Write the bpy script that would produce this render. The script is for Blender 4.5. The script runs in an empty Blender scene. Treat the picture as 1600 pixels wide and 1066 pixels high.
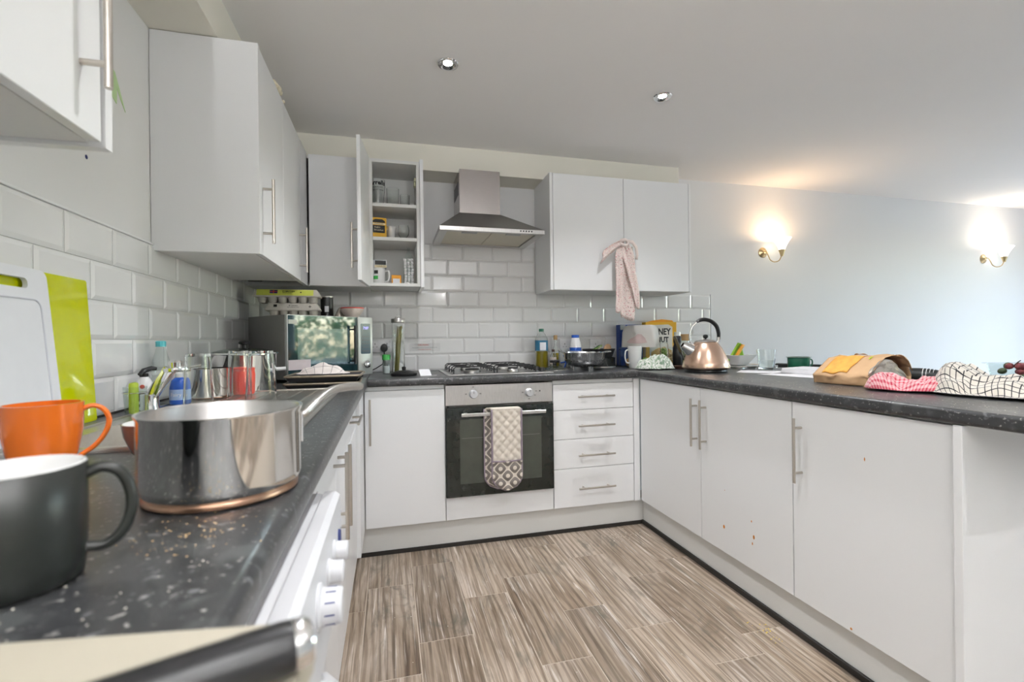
import bpy, bmesh, math, random
from mathutils import Vector, Matrix, noise
random.seed(7)
SC = bpy.context.scene
COL = SC.collection
PI = math.pi

# ------------------------------------------------------------------ camera, world, sun, exposure
F, YAW, ROLL = 730.81, 0.2555, -0.0116
fw = Vector((math.sin(YAW), math.cos(YAW), 0)); rt = Vector((math.cos(YAW), -math.sin(YAW), 0)); up = rt.cross(fw)
r2 = rt * math.cos(ROLL) + up * math.sin(ROLL); u2 = up * math.cos(ROLL) - rt * math.sin(ROLL)
cd = bpy.data.cameras.new('camera'); cam = bpy.data.objects.new('camera', cd); COL.objects.link(cam)
cd.sensor_width = 36; cd.lens = F / 1600 * 36; cd.shift_y = -1.71 / 1600; cd.clip_start = 0.02; cd.clip_end = 200
cd.dof.use_dof = True; cd.dof.focus_distance = 2.2; cd.dof.aperture_fstop = 4.5
M4 = Matrix((r2, u2, -fw)).transposed().to_4x4(); M4.translation = Vector((0.7486, -3.0566, 1.1025)); cam.matrix_world = M4
SC.camera = cam
SC.view_settings.view_transform = 'Standard'; SC.view_settings.look = 'None'; SC.view_settings.gamma = 1
SC.view_settings.use_curve_mapping = False; SC.view_settings.exposure = 0.36
W = bpy.data.worlds.new('world'); SC.world = W; W.use_nodes = True
wn = W.node_tree; bg = wn.nodes['Background']
sky = wn.nodes.new('ShaderNodeTexSky'); sky.sky_type = 'NISHITA'; sky.sun_disc = False; sky.sun_elevation = 0.9; sky.sun_rotation = 2.0
wn.links.new(sky.outputs[0], bg.inputs[0]); bg.inputs[1].default_value = 1.0
SPOT_W, SCONCE_W, SKY, REAR_FILL_W = 39.5, 2.8, 2.1, 92.0
bg.inputs[1].default_value = SKY
def area(name, loc, rot, sx, sy, power, col):
    l = bpy.data.lights.new(name, 'AREA'); l.shape = 'RECTANGLE'; l.size = sx; l.size_y = sy; l.energy = power; l.color = col
    o = bpy.data.objects.new(name, l); COL.objects.link(o); o.location = loc; o.rotation_euler = rot; return o
# daylight comes from the sky through the patio door in the right wall; the portal only guides the sampling
RXP = 7.34
area('patio_door_sky_portal', (RXP, -2.05, 1.05), (0, PI / 2, 0), 2.0, 2.5, 1.0, (1, 1, 1)).data.cycles.is_portal = True

# ------------------------------------------------------------------ materials
def mat(name, col, rough=0.5, metal=0.0, spec=0.5, nscale=60, namt=0.05, bump=0.0, bscale=None, trans=0.0, ior=1.45, emit=None, estr=0.0, coat=0.0, sheen=0.0, stretch=None):
    m = bpy.data.materials.new(name); m.use_nodes = True
    nt = m.node_tree; N = nt.nodes; L = nt.links; b = N['Principled BSDF']
    b.inputs['Roughness'].default_value = rough; b.inputs['Metallic'].default_value = metal
    b.inputs['Specular IOR Level'].default_value = spec; b.inputs['Transmission Weight'].default_value = trans
    b.inputs['IOR'].default_value = ior; b.inputs['Coat Weight'].default_value = coat; b.inputs['Sheen Weight'].default_value = sheen
    tc = N.new('ShaderNodeTexCoord'); mp = N.new('ShaderNodeMapping'); L.new(tc.outputs['Object'], mp.inputs[0])
    if stretch: mp.inputs['Scale'].default_value = stretch
    nz = N.new('ShaderNodeTexNoise'); nz.inputs['Scale'].default_value = nscale; nz.inputs['Detail'].default_value = 3; L.new(mp.outputs[0], nz.inputs[0])
    mx = N.new('ShaderNodeMix'); mx.data_type = 'RGBA'; mx.inputs[6].default_value = tuple(c * (1 - namt) for c in col) + (1,)
    mx.inputs[7].default_value = tuple(min(1, c * (1 + namt)) for c in col) + (1,)
    L.new(nz.outputs[0], mx.inputs[0]); L.new(mx.outputs[2], b.inputs['Base Color'])
    if bump:
        bp = N.new('ShaderNodeBump'); bp.inputs['Strength'].default_value = bump; bp.inputs['Distance'].default_value = 0.002
        if bscale:
            n2 = N.new('ShaderNodeTexNoise'); n2.inputs['Scale'].default_value = bscale; n2.inputs['Detail'].default_value = 4; L.new(mp.outputs[0], n2.inputs[0]); L.new(n2.outputs[0], bp.inputs['Height'])
        else: L.new(nz.outputs[0], bp.inputs['Height'])
        L.new(bp.outputs[0], b.inputs['Normal'])
    if emit: b.inputs['Emission Color'].default_value = emit + (1,); b.inputs['Emission Strength'].default_value = estr
    return m
def nodes(m): return m.node_tree.nodes, m.node_tree.links, m.node_tree.nodes['Principled BSDF']
def thin_glass(name, tint=(1, 1, 1), refl=0.06):
    m = bpy.data.materials.new(name); m.use_nodes = True; N, L = m.node_tree.nodes, m.node_tree.links
    for n in list(N):
        if n.type != 'OUTPUT_MATERIAL': N.remove(n)
    out = N['Material Output']; t = N.new('ShaderNodeBsdfTransparent'); g = N.new('ShaderNodeBsdfGlossy'); g.inputs['Roughness'].default_value = 0.02
    t.inputs[0].default_value = tint + (1,); lw = N.new('ShaderNodeLayerWeight'); lw.inputs[0].default_value = 0.5; pw = N.new('ShaderNodeMath'); pw.operation = 'POWER'; pw.inputs[1].default_value = 4.0; L.new(lw.outputs['Facing'], pw.inputs[0]); fr = N.new('ShaderNodeMapRange'); fr.inputs[3].default_value = 0.04; fr.inputs[4].default_value = 0.65; L.new(pw.outputs[0], fr.inputs[0])
    tc = N.new('ShaderNodeTexCoord'); nz = N.new('ShaderNodeTexNoise'); nz.inputs['Scale'].default_value = 8; L.new(tc.outputs['Object'], nz.inputs[0])
    bp = N.new('ShaderNodeBump'); bp.inputs['Strength'].default_value = 0.02; L.new(nz.outputs[0], bp.inputs['Height']); L.new(bp.outputs[0], g.inputs['Normal'])
    mx = N.new('ShaderNodeMixShader'); L.new(fr.outputs[0], mx.inputs[0]); L.new(t.outputs[0], mx.inputs[1]); L.new(g.outputs[0], mx.inputs[2]); L.new(mx.outputs[0], out.inputs[0])
    return m
WHITE = mat('white_cabinet_laminate', (0.81, 0.815, 0.82), 0.32, nscale=300, namt=0.015)
CARC = mat('white_carcass_board', (0.74, 0.74, 0.72), 0.5, nscale=200, namt=0.02)
PAINT = mat('white_wall_paint', (0.755, 0.755, 0.755), 0.85, nscale=3, namt=0.012, bump=0.05, bscale=260)
CREAMP = mat('cream_boxing_paint', (0.78, 0.755, 0.67), 0.85, nscale=4, namt=0.015, bump=0.05, bscale=200)
CEILM = mat('ceiling_paint', (0.87, 0.855, 0.84), 0.9, nscale=3, namt=0.012, bump=0.05, bscale=220)
TILE = mat('glazed_white_tile', (0.76, 0.76, 0.755), 0.12, nscale=14, namt=0.02, coat=0.3)
GROUT = mat('tile_grout', (0.70, 0.70, 0.68), 0.9, nscale=120, namt=0.05)
STEEL = mat('brushed_steel', (0.60, 0.59, 0.57), 0.30, 1.0, nscale=90, namt=0.10, stretch=(1, 1, 30))
STEELH = mat('horizontal_brushed_steel', (0.58, 0.57, 0.56), 0.32, 1.0, nscale=30, namt=0.16, stretch=(12, 1, 1))
HOODM = mat('dark_brushed_hood_steel', (0.36, 0.36, 0.36), 0.33, 1.0, nscale=60, namt=0.1, stretch=(1, 1, 25))
NICKEL = mat('satin_nickel', (0.55, 0.51, 0.46), 0.28, 1.0, nscale=120, namt=0.06)
CHROME = mat('polished_chrome', (0.80, 0.80, 0.80), 0.06, 1.0, nscale=20, namt=0.03)
POLISH = mat('polished_pan_steel', (0.74, 0.73, 0.71), 0.07, 1.0, nscale=25, namt=0.05)
SATIN = mat('satin_pan_inside', (0.55, 0.54, 0.53), 0.28, 1.0, nscale=60, namt=0.1)
SINKM = mat('sink_steel', (0.62, 0.60, 0.56), 0.30, 1.0, nscale=80, namt=0.08)
COPPER = mat('copper_brushed', (0.72, 0.50, 0.38), 0.26, 1.0, nscale=50, namt=0.07, stretch=(8, 8, 1))
COPB = mat('heat_tinted_copper_base', (0.36, 0.22, 0.15), 0.3, 1.0, nscale=40, namt=0.2)
BRASS = mat('brushed_brass', (0.66, 0.50, 0.28), 0.28, 1.0, nscale=60, namt=0.06)
BLACK = mat('black_plastic', (0.012, 0.012, 0.013), 0.35, nscale=80, namt=0.2)
IRON = mat('black_enamel_iron', (0.015, 0.015, 0.016), 0.45, nscale=80, namt=0.3)
NONSTICK = mat('nonstick_coating', (0.03, 0.03, 0.032), 0.45, nscale=120, namt=0.3)
TRAYM = mat('tray_rim_metal', (0.34, 0.29, 0.22), 0.45, 0.8, nscale=20, namt=0.3)
GLASS = mat('clear_glass', (0.97, 0.99, 0.98), 0.01, trans=1.0, nscale=10, namt=0.01)
PLASTICC = thin_glass('clear_plastic', (0.93, 0.96, 0.95))
PANE = thin_glass('window_pane_glass', (0.97, 0.99, 0.98))
OVENG = mat('oven_black_glass', (0.012, 0.016, 0.013), 0.06, nscale=30, namt=0.3, spec=0.6)
OVENW = mat('oven_viewing_window', (0.06, 0.068, 0.055), 0.08, nscale=20, namt=0.2, spec=0.6)
ORANGE = mat('orange_glazed_ceramic', (0.78, 0.17, 0.02), 0.12, nscale=12, namt=0.06, coat=0.4)
DGREY = mat('charcoal_matt_ceramic', (0.018, 0.020, 0.018), 0.33, nscale=120, namt=0.2)
CERW = mat('white_ceramic', (0.80, 0.80, 0.79), 0.15, nscale=20, namt=0.02)
BROWNC = mat('brown_glazed_ceramic', (0.17, 0.07, 0.05), 0.2, nscale=30, namt=0.15)
CREAM = mat('cream_board_plastic', (0.44, 0.405, 0.325), 0.38, nscale=8, namt=0.04)
WENAM = mat('white_machine_enamel', (0.62, 0.62, 0.64), 0.35, nscale=60, namt=0.02)
WPLAS = mat('white_plastic', (0.80, 0.80, 0.81), 0.35, nscale=60, namt=0.02)
WBOARD = mat('white_cutting_board', (0.74, 0.75, 0.78), 0.45, nscale=30, namt=0.03)
LIME = mat('lime_green_glass', (0.56, 0.60, 0.0), 0.08, nscale=10, namt=0.05, coat=0.5)
BLUE = mat('blue_plastic', (0.02, 0.10, 0.48), 0.3, nscale=40, namt=0.1)
TURQ = mat('turquoise_plastic', (0.10, 0.50, 0.55), 0.35, nscale=40, namt=0.1)
GREEN = mat('green_plastic', (0.05, 0.36, 0.07), 0.3, nscale=40, namt=0.1)
DGREEN = mat('dark_green_enamel', (0.02, 0.14, 0.08), 0.2, nscale=30, namt=0.15)
LGREEN = mat('light_green_sponge', (0.42, 0.52, 0.06), 0.7, nscale=90, namt=0.2, bump=0.3)
RED = mat('red_plastic', (0.80, 0.04, 0.02), 0.3, nscale=30, namt=0.1)
YELLOW = mat('yellow_card', (0.80, 0.45, 0.03), 0.5, nscale=40, namt=0.05)
AMBER = mat('orange_card', (0.80, 0.34, 0.02), 0.5, nscale=40, namt=0.05)
BLUECARD = mat('blue_card', (0.02, 0.06, 0.28), 0.45, nscale=40, namt=0.08)
PAPER = mat('white_paper', (0.80, 0.80, 0.83), 0.7, nscale=60, namt=0.02)
INK = mat('black_print', (0.02, 0.02, 0.02), 0.6, nscale=60, namt=0.1)
REDINK = mat('red_print', (0.60, 0.06, 0.04), 0.6, nscale=60, namt=0.1)
CREAMINK = mat('cream_print', (0.76, 0.66, 0.42), 0.6, nscale=60, namt=0.05)
NAVYINK = mat('navy_print', (0.02, 0.03, 0.14), 0.6, nscale=60, namt=0.1)
PULP = mat('egg_box_pulp', (0.50, 0.47, 0.42), 0.95, nscale=150, namt=0.12, bump=0.4)
LIMEPAPER = mat('lime_paper_label', (0.58, 0.62, 0.10), 0.6, nscale=60, namt=0.05)
OIL = mat('golden_oil', (0.60, 0.48, 0.02), 0.05, nscale=10, namt=0.05, trans=0.55)
WATER = mat('water', (0.9, 0.93, 0.92), 0.02, trans=1.0, ior=1.33, nscale=6, namt=0.02)
CORK = mat('cork', (0.42, 0.27, 0.13), 0.9, nscale=200, namt=0.3, bump=0.4)
BAGP = mat('brown_kraft_paper', (0.56, 0.36, 0.20), 0.75, nscale=25, namt=0.12, bump=0.4, bscale=40)
BREAD = mat('orange_bread_crust', (0.75, 0.36, 0.06), 0.55, nscale=45, namt=0.35, bump=0.5)
FILM = mat('crinkled_film', (0.55, 0.50, 0.44), 0.12, 0.5, nscale=40, namt=0.35, bump=0.9, bscale=60)
FOAMM = mat('expanding_foam', (0.66, 0.60, 0.46), 0.9, nscale=60, namt=0.15, bump=0.6)
RUBBER = mat('black_seal_strip', (0.02, 0.018, 0.016), 0.5, nscale=60, namt=0.2)
GREYP = mat('grey_metal_paint', (0.20, 0.195, 0.185), 0.45, 0.3, nscale=60, namt=0.05)
FROST = mat('frosted_plastic', (0.74, 0.72, 0.68), 0.4, nscale=8, namt=0.06, trans=0.25)
LEATHER = mat('black_leatherette', (0.02, 0.024, 0.024), 0.4, nscale=90, namt=0.3, bump=0.2)
PASTA = mat('dry_pasta', (0.66, 0.50, 0.28), 0.6, nscale=40, namt=0.2)
SPAG = mat('green_brown_spaghetti', (0.28, 0.25, 0.04), 0.55, nscale=90, namt=0.4, stretch=(1, 1, 0.05))
OLIVE = mat('green_olives', (0.20, 0.36, 0.04), 0.3, nscale=60, namt=0.2)
BERRY = mat('red_grapes', (0.24, 0.05, 0.06), 0.3, nscale=40, namt=0.4)
LEAFG = mat('dark_green_leaf', (0.05, 0.14, 0.03), 0.5, nscale=30, namt=0.4)
EGGSH = mat('brown_eggshell', (0.62, 0.38, 0.22), 0.6, nscale=60, namt=0.1)
OLEATH = mat('dark_wood_leg', (0.05, 0.035, 0.025), 0.5, nscale=20, namt=0.3)
LAMPG = mat('lit_frosted_shade', (0.9, 0.86, 0.78), 0.4, emit=(1.0, 0.86, 0.66), estr=3.5, nscale=30, namt=0.02)
BULB = mat('lit_downlight_lens', (0.9, 0.9, 0.9), 0.3, emit=(1.0, 0.97, 0.98), estr=30.0, nscale=30, namt=0.02)
LED = mat('blue_lit_digits', (0.1, 0.1, 0.4), 0.4, emit=(0.35, 0.32, 1.0), estr=2.0, nscale=30, namt=0.02)
CRUMB = mat('bread_crumbs', (0.60, 0.42, 0.22), 0.9, nscale=300, namt=0.4)
FLAKE = mat('pale_crumbs', (0.72, 0.68, 0.60), 0.9, nscale=300, namt=0.3)
STAIN = mat('orange_food_splash', (0.60, 0.22, 0.03), 0.5, nscale=300, namt=0.3)
TAPEG = mat('green_paper_tape', (0.50, 0.68, 0.36), 0.7, nscale=60, namt=0.08)
HEDGE = mat('hedge_leaves', (0.22, 0.42, 0.10), 0.6, nscale=3, namt=0.5)
LAWN = mat('pale_patio_slabs', (0.34, 0.33, 0.31), 0.9, nscale=20, namt=0.4)
MICROG = mat('microwave_tinted_glass', (0.008, 0.03, 0.036), 0.04, nscale=20, namt=0.2, spec=0.6, coat=0.35)
MICROW = mat('microwave_mesh_window', (0.09, 0.15, 0.16), 0.05, nscale=200, namt=0.2, spec=0.6, coat=0.3)

def worktop_mat():
    m = mat('dark_speckled_laminate', (0.035, 0.036, 0.038), 0.30, nscale=30, namt=0.5); N, L, b = nodes(m)
    b.inputs['Specular IOR Level'].default_value = 0.6
    tc = N.new('ShaderNodeTexCoord'); mp = N.new('ShaderNodeMapping'); L.new(tc.outputs['Object'], mp.inputs[0])
    mixes = b.inputs['Base Color'].links[0].from_socket
    prev = mixes
    for sc, thr, col in ((55, 0.70, (0.16, 0.165, 0.17)), (140, 0.71, (0.36, 0.35, 0.33)), (18, 0.62, (0.075, 0.08, 0.08))):
        n = N.new('ShaderNodeTexNoise'); n.inputs['Scale'].default_value = sc; n.inputs['Detail'].default_value = 2; L.new(mp.outputs[0], n.inputs[0])
        r = N.new('ShaderNodeMapRange'); r.inputs[1].default_value = thr - 0.07; r.inputs[2].default_value = thr + 0.03; L.new(n.outputs[0], r.inputs[0])
        x = N.new('ShaderNodeMix'); x.data_type = 'RGBA'; L.new(r.outputs[0], x.inputs[0]); L.new(prev, x.inputs[6]); x.inputs[7].default_value = col + (1,); prev = x.outputs[2]
    L.new(prev, b.inputs['Base Color'])
    return m
WTOP = worktop_mat()
def plank_mat():
    m = mat('greyed_oak_plank', (0.3, 0.26, 0.22), 0.42); N, L, b = nodes(m)
    tc = N.new('ShaderNodeTexCoord'); oi = N.new('ShaderNodeObjectInfo'); ad = N.new('ShaderNodeVectorMath'); ad.operation = 'ADD'
    sc = N.new('ShaderNodeVectorMath'); sc.operation = 'SCALE'; cb = N.new('ShaderNodeCombineXYZ')
    L.new(oi.outputs['Random'], cb.inputs[0]); L.new(oi.outputs['Random'], cb.inputs[1]); L.new(oi.outputs['Random'], cb.inputs[2])
    L.new(cb.outputs[0], sc.inputs[0]); sc.inputs['Scale'].default_value = 37.0
    L.new(tc.outputs['Object'], ad.inputs[0]); L.new(sc.outputs[0], ad.inputs[1])
    def nz(scale, stretch, det=4, dist=0.0, rough=0.6):
        mp = N.new('ShaderNodeMapping'); mp.inputs['Scale'].default_value = stretch; L.new(ad.outputs[0], mp.inputs[0])
        n = N.new('ShaderNodeTexNoise'); n.inputs['Scale'].default_value = scale; n.inputs['Detail'].default_value = det; n.inputs['Distortion'].default_value = dist; n.inputs['Roughness'].default_value = rough
        L.new(mp.outputs[0], n.inputs[0]); return n.outputs[0]
    def ramp(v, stops):
        r = N.new('ShaderNodeValToRGB'); L.new(v, r.inputs[0]); e = r.color_ramp.elements
        while len(e) < len(stops): e.new(0.5)
        for k, (p, c) in zip(e, stops): k.position = p; k.color = c + (1,)
        return r.outputs[0]
    def mix(f, a, c, mode='MIX'):
        x = N.new('ShaderNodeMix'); x.data_type = 'RGBA'; x.blend_type = mode
        if isinstance(f, float): x.inputs[0].default_value = f
        else: L.new(f, x.inputs[0])
        L.new(a, x.inputs[6])
        if isinstance(c, tuple): x.inputs[7].default_value = c + (1,)
        else: L.new(c, x.inputs[7])
        return x.outputs[2]
    base = ramp(nz(4, (1, 0.30, 1), 6, 1.0), [(0.28, (0.20, 0.145, 0.10)), (0.46, (0.31, 0.245, 0.185)), (0.60, (0.42, 0.345, 0.28)), (0.78, (0.47, 0.41, 0.355))])
    mp = N.new('ShaderNodeMapping'); mp.inputs['Scale'].default_value = (7, 1.3, 1); L.new(ad.outputs[0], mp.inputs[0])
    wv = N.new('ShaderNodeTexWave'); wv.inputs['Scale'].default_value = 1.5; wv.inputs['Distortion'].default_value = 14; wv.inputs['Detail'].default_value = 3; wv.inputs['Detail Scale'].default_value = 0.45; wv.inputs['Detail Roughness'].default_value = 0.6; L.new(mp.outputs[0], wv.inputs[0])
    rings = ramp(wv.outputs[1], [(0.15, (0.55, 0.51, 0.47)), (0.45, (1, 1, 1))])
    c1 = mix(0.7, base, rings, 'MULTIPLY')
    fine = ramp(nz(120, (1, 0.025, 1), 4, 0.4), [(0.36, (0.40, 0.37, 0.34)), (0.54, (1, 1, 1))])
    c2 = mix(0.75, c1, fine, 'MULTIPLY')
    wh = N.new('ShaderNodeMapRange'); wh.inputs[1].default_value = 0.55; wh.inputs[2].default_value = 0.66; L.new(nz(85, (1, 0.03, 1), 5, 0.8), wh.inputs[0])
    whp = N.new('ShaderNodeMapRange'); whp.inputs[1].default_value = 0.40; whp.inputs[2].default_value = 0.62; L.new(nz(6, (1, 0.4, 1), 3, 0.5), whp.inputs[0])
    wm = N.new('ShaderNodeMath'); wm.operation = 'MULTIPLY'; L.new(wh.outputs[0], wm.inputs[0]); L.new(whp.outputs[0], wm.inputs[1])
    c3 = mix(wm.outputs[0], c2, (0.62, 0.56, 0.51))
    dk = N.new('ShaderNodeMapRange'); dk.inputs[1].default_value = 0.54; dk.inputs[2].default_value = 0.70; L.new(nz(6, (1, 0.35, 1), 6, 1.6, 0.65), dk.inputs[0])
    dm = N.new('ShaderNodeMath'); dm.operation = 'MULTIPLY'; dm.inputs[1].default_value = 0.8; L.new(dk.outputs[0], dm.inputs[0])
    c4 = mix(dm.outputs[0], c3, (0.10, 0.095, 0.075))
    hs = N.new('ShaderNodeHueSaturation'); mr = N.new('ShaderNodeMapRange'); mr.inputs[3].default_value = 0.85; mr.inputs[4].default_value = 1.2; L.new(oi.outputs['Random'], mr.inputs[0]); L.new(mr.outputs[0], hs.inputs['Value']); L.new(c4, hs.inputs['Color'])
    L.new(hs.outputs[0], b.inputs['Base Color'])
    bp = N.new('ShaderNodeBump'); bp.inputs['Strength'].default_value = 0.25; bp.inputs['Distance'].default_value = 0.001; L.new(nz(60, (1, 0.03, 1), 3, 0.3), bp.inputs['Height']); L.new(bp.outputs[0], b.inputs['Normal'])
    return m
PLANK = plank_mat()
def check_mat(name, ground, line, n, wdt, second=None, mask=False):
    """woven cloth; lines drawn on the cloth's own UV grid"""
    m = mat(name, ground, 0.9, sheen=0.3, nscale=300, namt=0.06, bump=0.3, bscale=700); N, L, b = nodes(m)
    base = b.inputs['Base Color'].links[0].from_socket
    uv = N.new('ShaderNodeUVMap'); sp = N.new('ShaderNodeSeparateXYZ'); L.new(uv.outputs[0], sp.inputs[0])
    fs = []
    for i in (0, 1):
        mu = N.new('ShaderNodeMath'); mu.operation = 'MULTIPLY'; mu.inputs[1].default_value = n[i]; L.new(sp.outputs[i], mu.inputs[0])
        fr = N.new('ShaderNodeMath'); fr.operation = 'FRACT'; L.new(mu.outputs[0], fr.inputs[0])
        lt = N.new('ShaderNodeMath'); lt.operation = 'LESS_THAN'; lt.inputs[1].default_value = wdt; L.new(fr.outputs[0], lt.inputs[0]); fs.append(lt.outputs[0])
    if second is None:
        mxm = N.new('ShaderNodeMath'); mxm.operation = 'MAXIMUM'; L.new(fs[0], mxm.inputs[0]); L.new(fs[1], mxm.inputs[1]); f = mxm.outputs[0]
    else:
        a = N.new('ShaderNodeMath'); a.operation = 'ADD'; L.new(fs[0], a.inputs[0]); L.new(fs[1], a.inputs[1])
        h = N.new('ShaderNodeMath'); h.operation = 'MULTIPLY'; h.inputs[1].default_value = 0.5; L.new(a.outputs[0], h.inputs[0]); f = h.outputs[0]
    x = N.new('ShaderNodeMix'); x.data_type = 'RGBA'; L.new(f, x.inputs[0]); L.new(base, x.inputs[6]); x.inputs[7].default_value = line + (1,)
    L.new(x.outputs[2], b.inputs['Base Color']); return m
BWCHECK = check_mat('cream_and_black_check_cotton', (0.66, 0.62, 0.55), (0.02, 0.02, 0.025), (9, 12), 0.15)
REDCHECK = check_mat('pink_red_check_cotton', (0.72, 0.45, 0.46), (0.50, 0.03, 0.07), (10, 10), 0.42, second=True)
GREYCHECK = check_mat('off_white_grey_check_cotton', (0.68, 0.62, 0.59), (0.12, 0.11, 0.12), (5, 5), 0.05)
def blotch_mat(name, ground, spots, scale, thr):
    m = mat(name, ground, 0.9, sheen=0.3, nscale=300, namt=0.06, bump=0.25, bscale=500); N, L, b = nodes(m)
    base = b.inputs['Base Color'].links[0].from_socket; tc = N.new('ShaderNodeTexCoord')
    for k, col in enumerate(spots):
        mp = N.new('ShaderNodeMapping'); mp.inputs['Location'].default_value = (k * 3.1, k * 1.7, k); L.new(tc.outputs['UV'], mp.inputs[0])
        v = N.new('ShaderNodeTexNoise'); v.inputs['Scale'].default_value = scale; v.inputs['Detail'].default_value = 1; L.new(mp.outputs[0], v.inputs[0])
        r = N.new('ShaderNodeMapRange'); r.inputs[1].default_value = thr; r.inputs[2].default_value = thr + 0.03; L.new(v.outputs[0], r.inputs[0])
        x = N.new('ShaderNodeMix'); x.data_type = 'RGBA'; L.new(r.outputs[0], x.inputs[0]); L.new(base, x.inputs[6]); x.inputs[7].default_value = col + (1,); base = x.outputs[2]
    L.new(base, b.inputs['Base Color']); return m
FLORAL = blotch_mat('faded_pink_floral_cotton', (0.70, 0.60, 0.56), [(0.55, 0.36, 0.33), (0.55, 0.04, 0.10), (0.28, 0.22, 0.20)], 16, 0.64)
LEAFY = blotch_mat('white_and_green_leaf_print', (0.70, 0.71, 0.66), [(0.18, 0.28, 0.18), (0.30, 0.40, 0.28)], 18, 0.55)
PLAINLIN = mat('quilted_linen', (0.66, 0.60, 0.52), 0.9, nscale=300, namt=0.05, bump=0.2, sheen=0.3)
LILAC = mat('mauve_binding_tape', (0.26, 0.21, 0.25), 0.85, nscale=300, namt=0.1)
def trellis_mat():
    m = mat('taupe_trellis_print', (0.20, 0.175, 0.155), 0.9, nscale=300, namt=0.08); N, L, b = nodes(m)
    base = b.inputs['Base Color'].links[0].from_socket; uv = N.new('ShaderNodeUVMap'); sp = N.new('ShaderNodeSeparateXYZ'); L.new(uv.outputs[0], sp.inputs[0])
    def mth(op, a, c=None):
        n = N.new('ShaderNodeMath'); n.operation = op
        for i, v in enumerate((a, c)):
            if v is None: continue
            if isinstance(v, (int, float)): n.inputs[i].default_value = v
            else: L.new(v, n.inputs[i])
        return n.outputs[0]
    cu = mth('COSINE', mth('MULTIPLY', sp.outputs[0], 2 * PI)); cv = mth('COSINE', mth('MULTIPLY', sp.outputs[1], 2 * PI))
    s = mth('ADD', cu, cv)                                  # ogee trellis where the sum is near zero, stars where it peaks
    line = mth('LESS_THAN', mth('ABSOLUTE', s), 0.32)
    su = mth('POWER', mth('ABSOLUTE', cu), 0.5); sv = mth('POWER', mth('ABSOLUTE', cv), 0.5)
    star = mth('GREATER_THAN', mth('ABSOLUTE', s), 1.62)
    f = mth('MAXIMUM', line, star)
    x = N.new('ShaderNodeMix'); x.data_type = 'RGBA'; L.new(f, x.inputs[0]); L.new(base, x.inputs[6]); x.inputs[7].default_value = (0.68, 0.62, 0.54, 1)
    L.new(x.outputs[2], b.inputs['Base Color']); return m
TRELLIS = trellis_mat()

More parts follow.
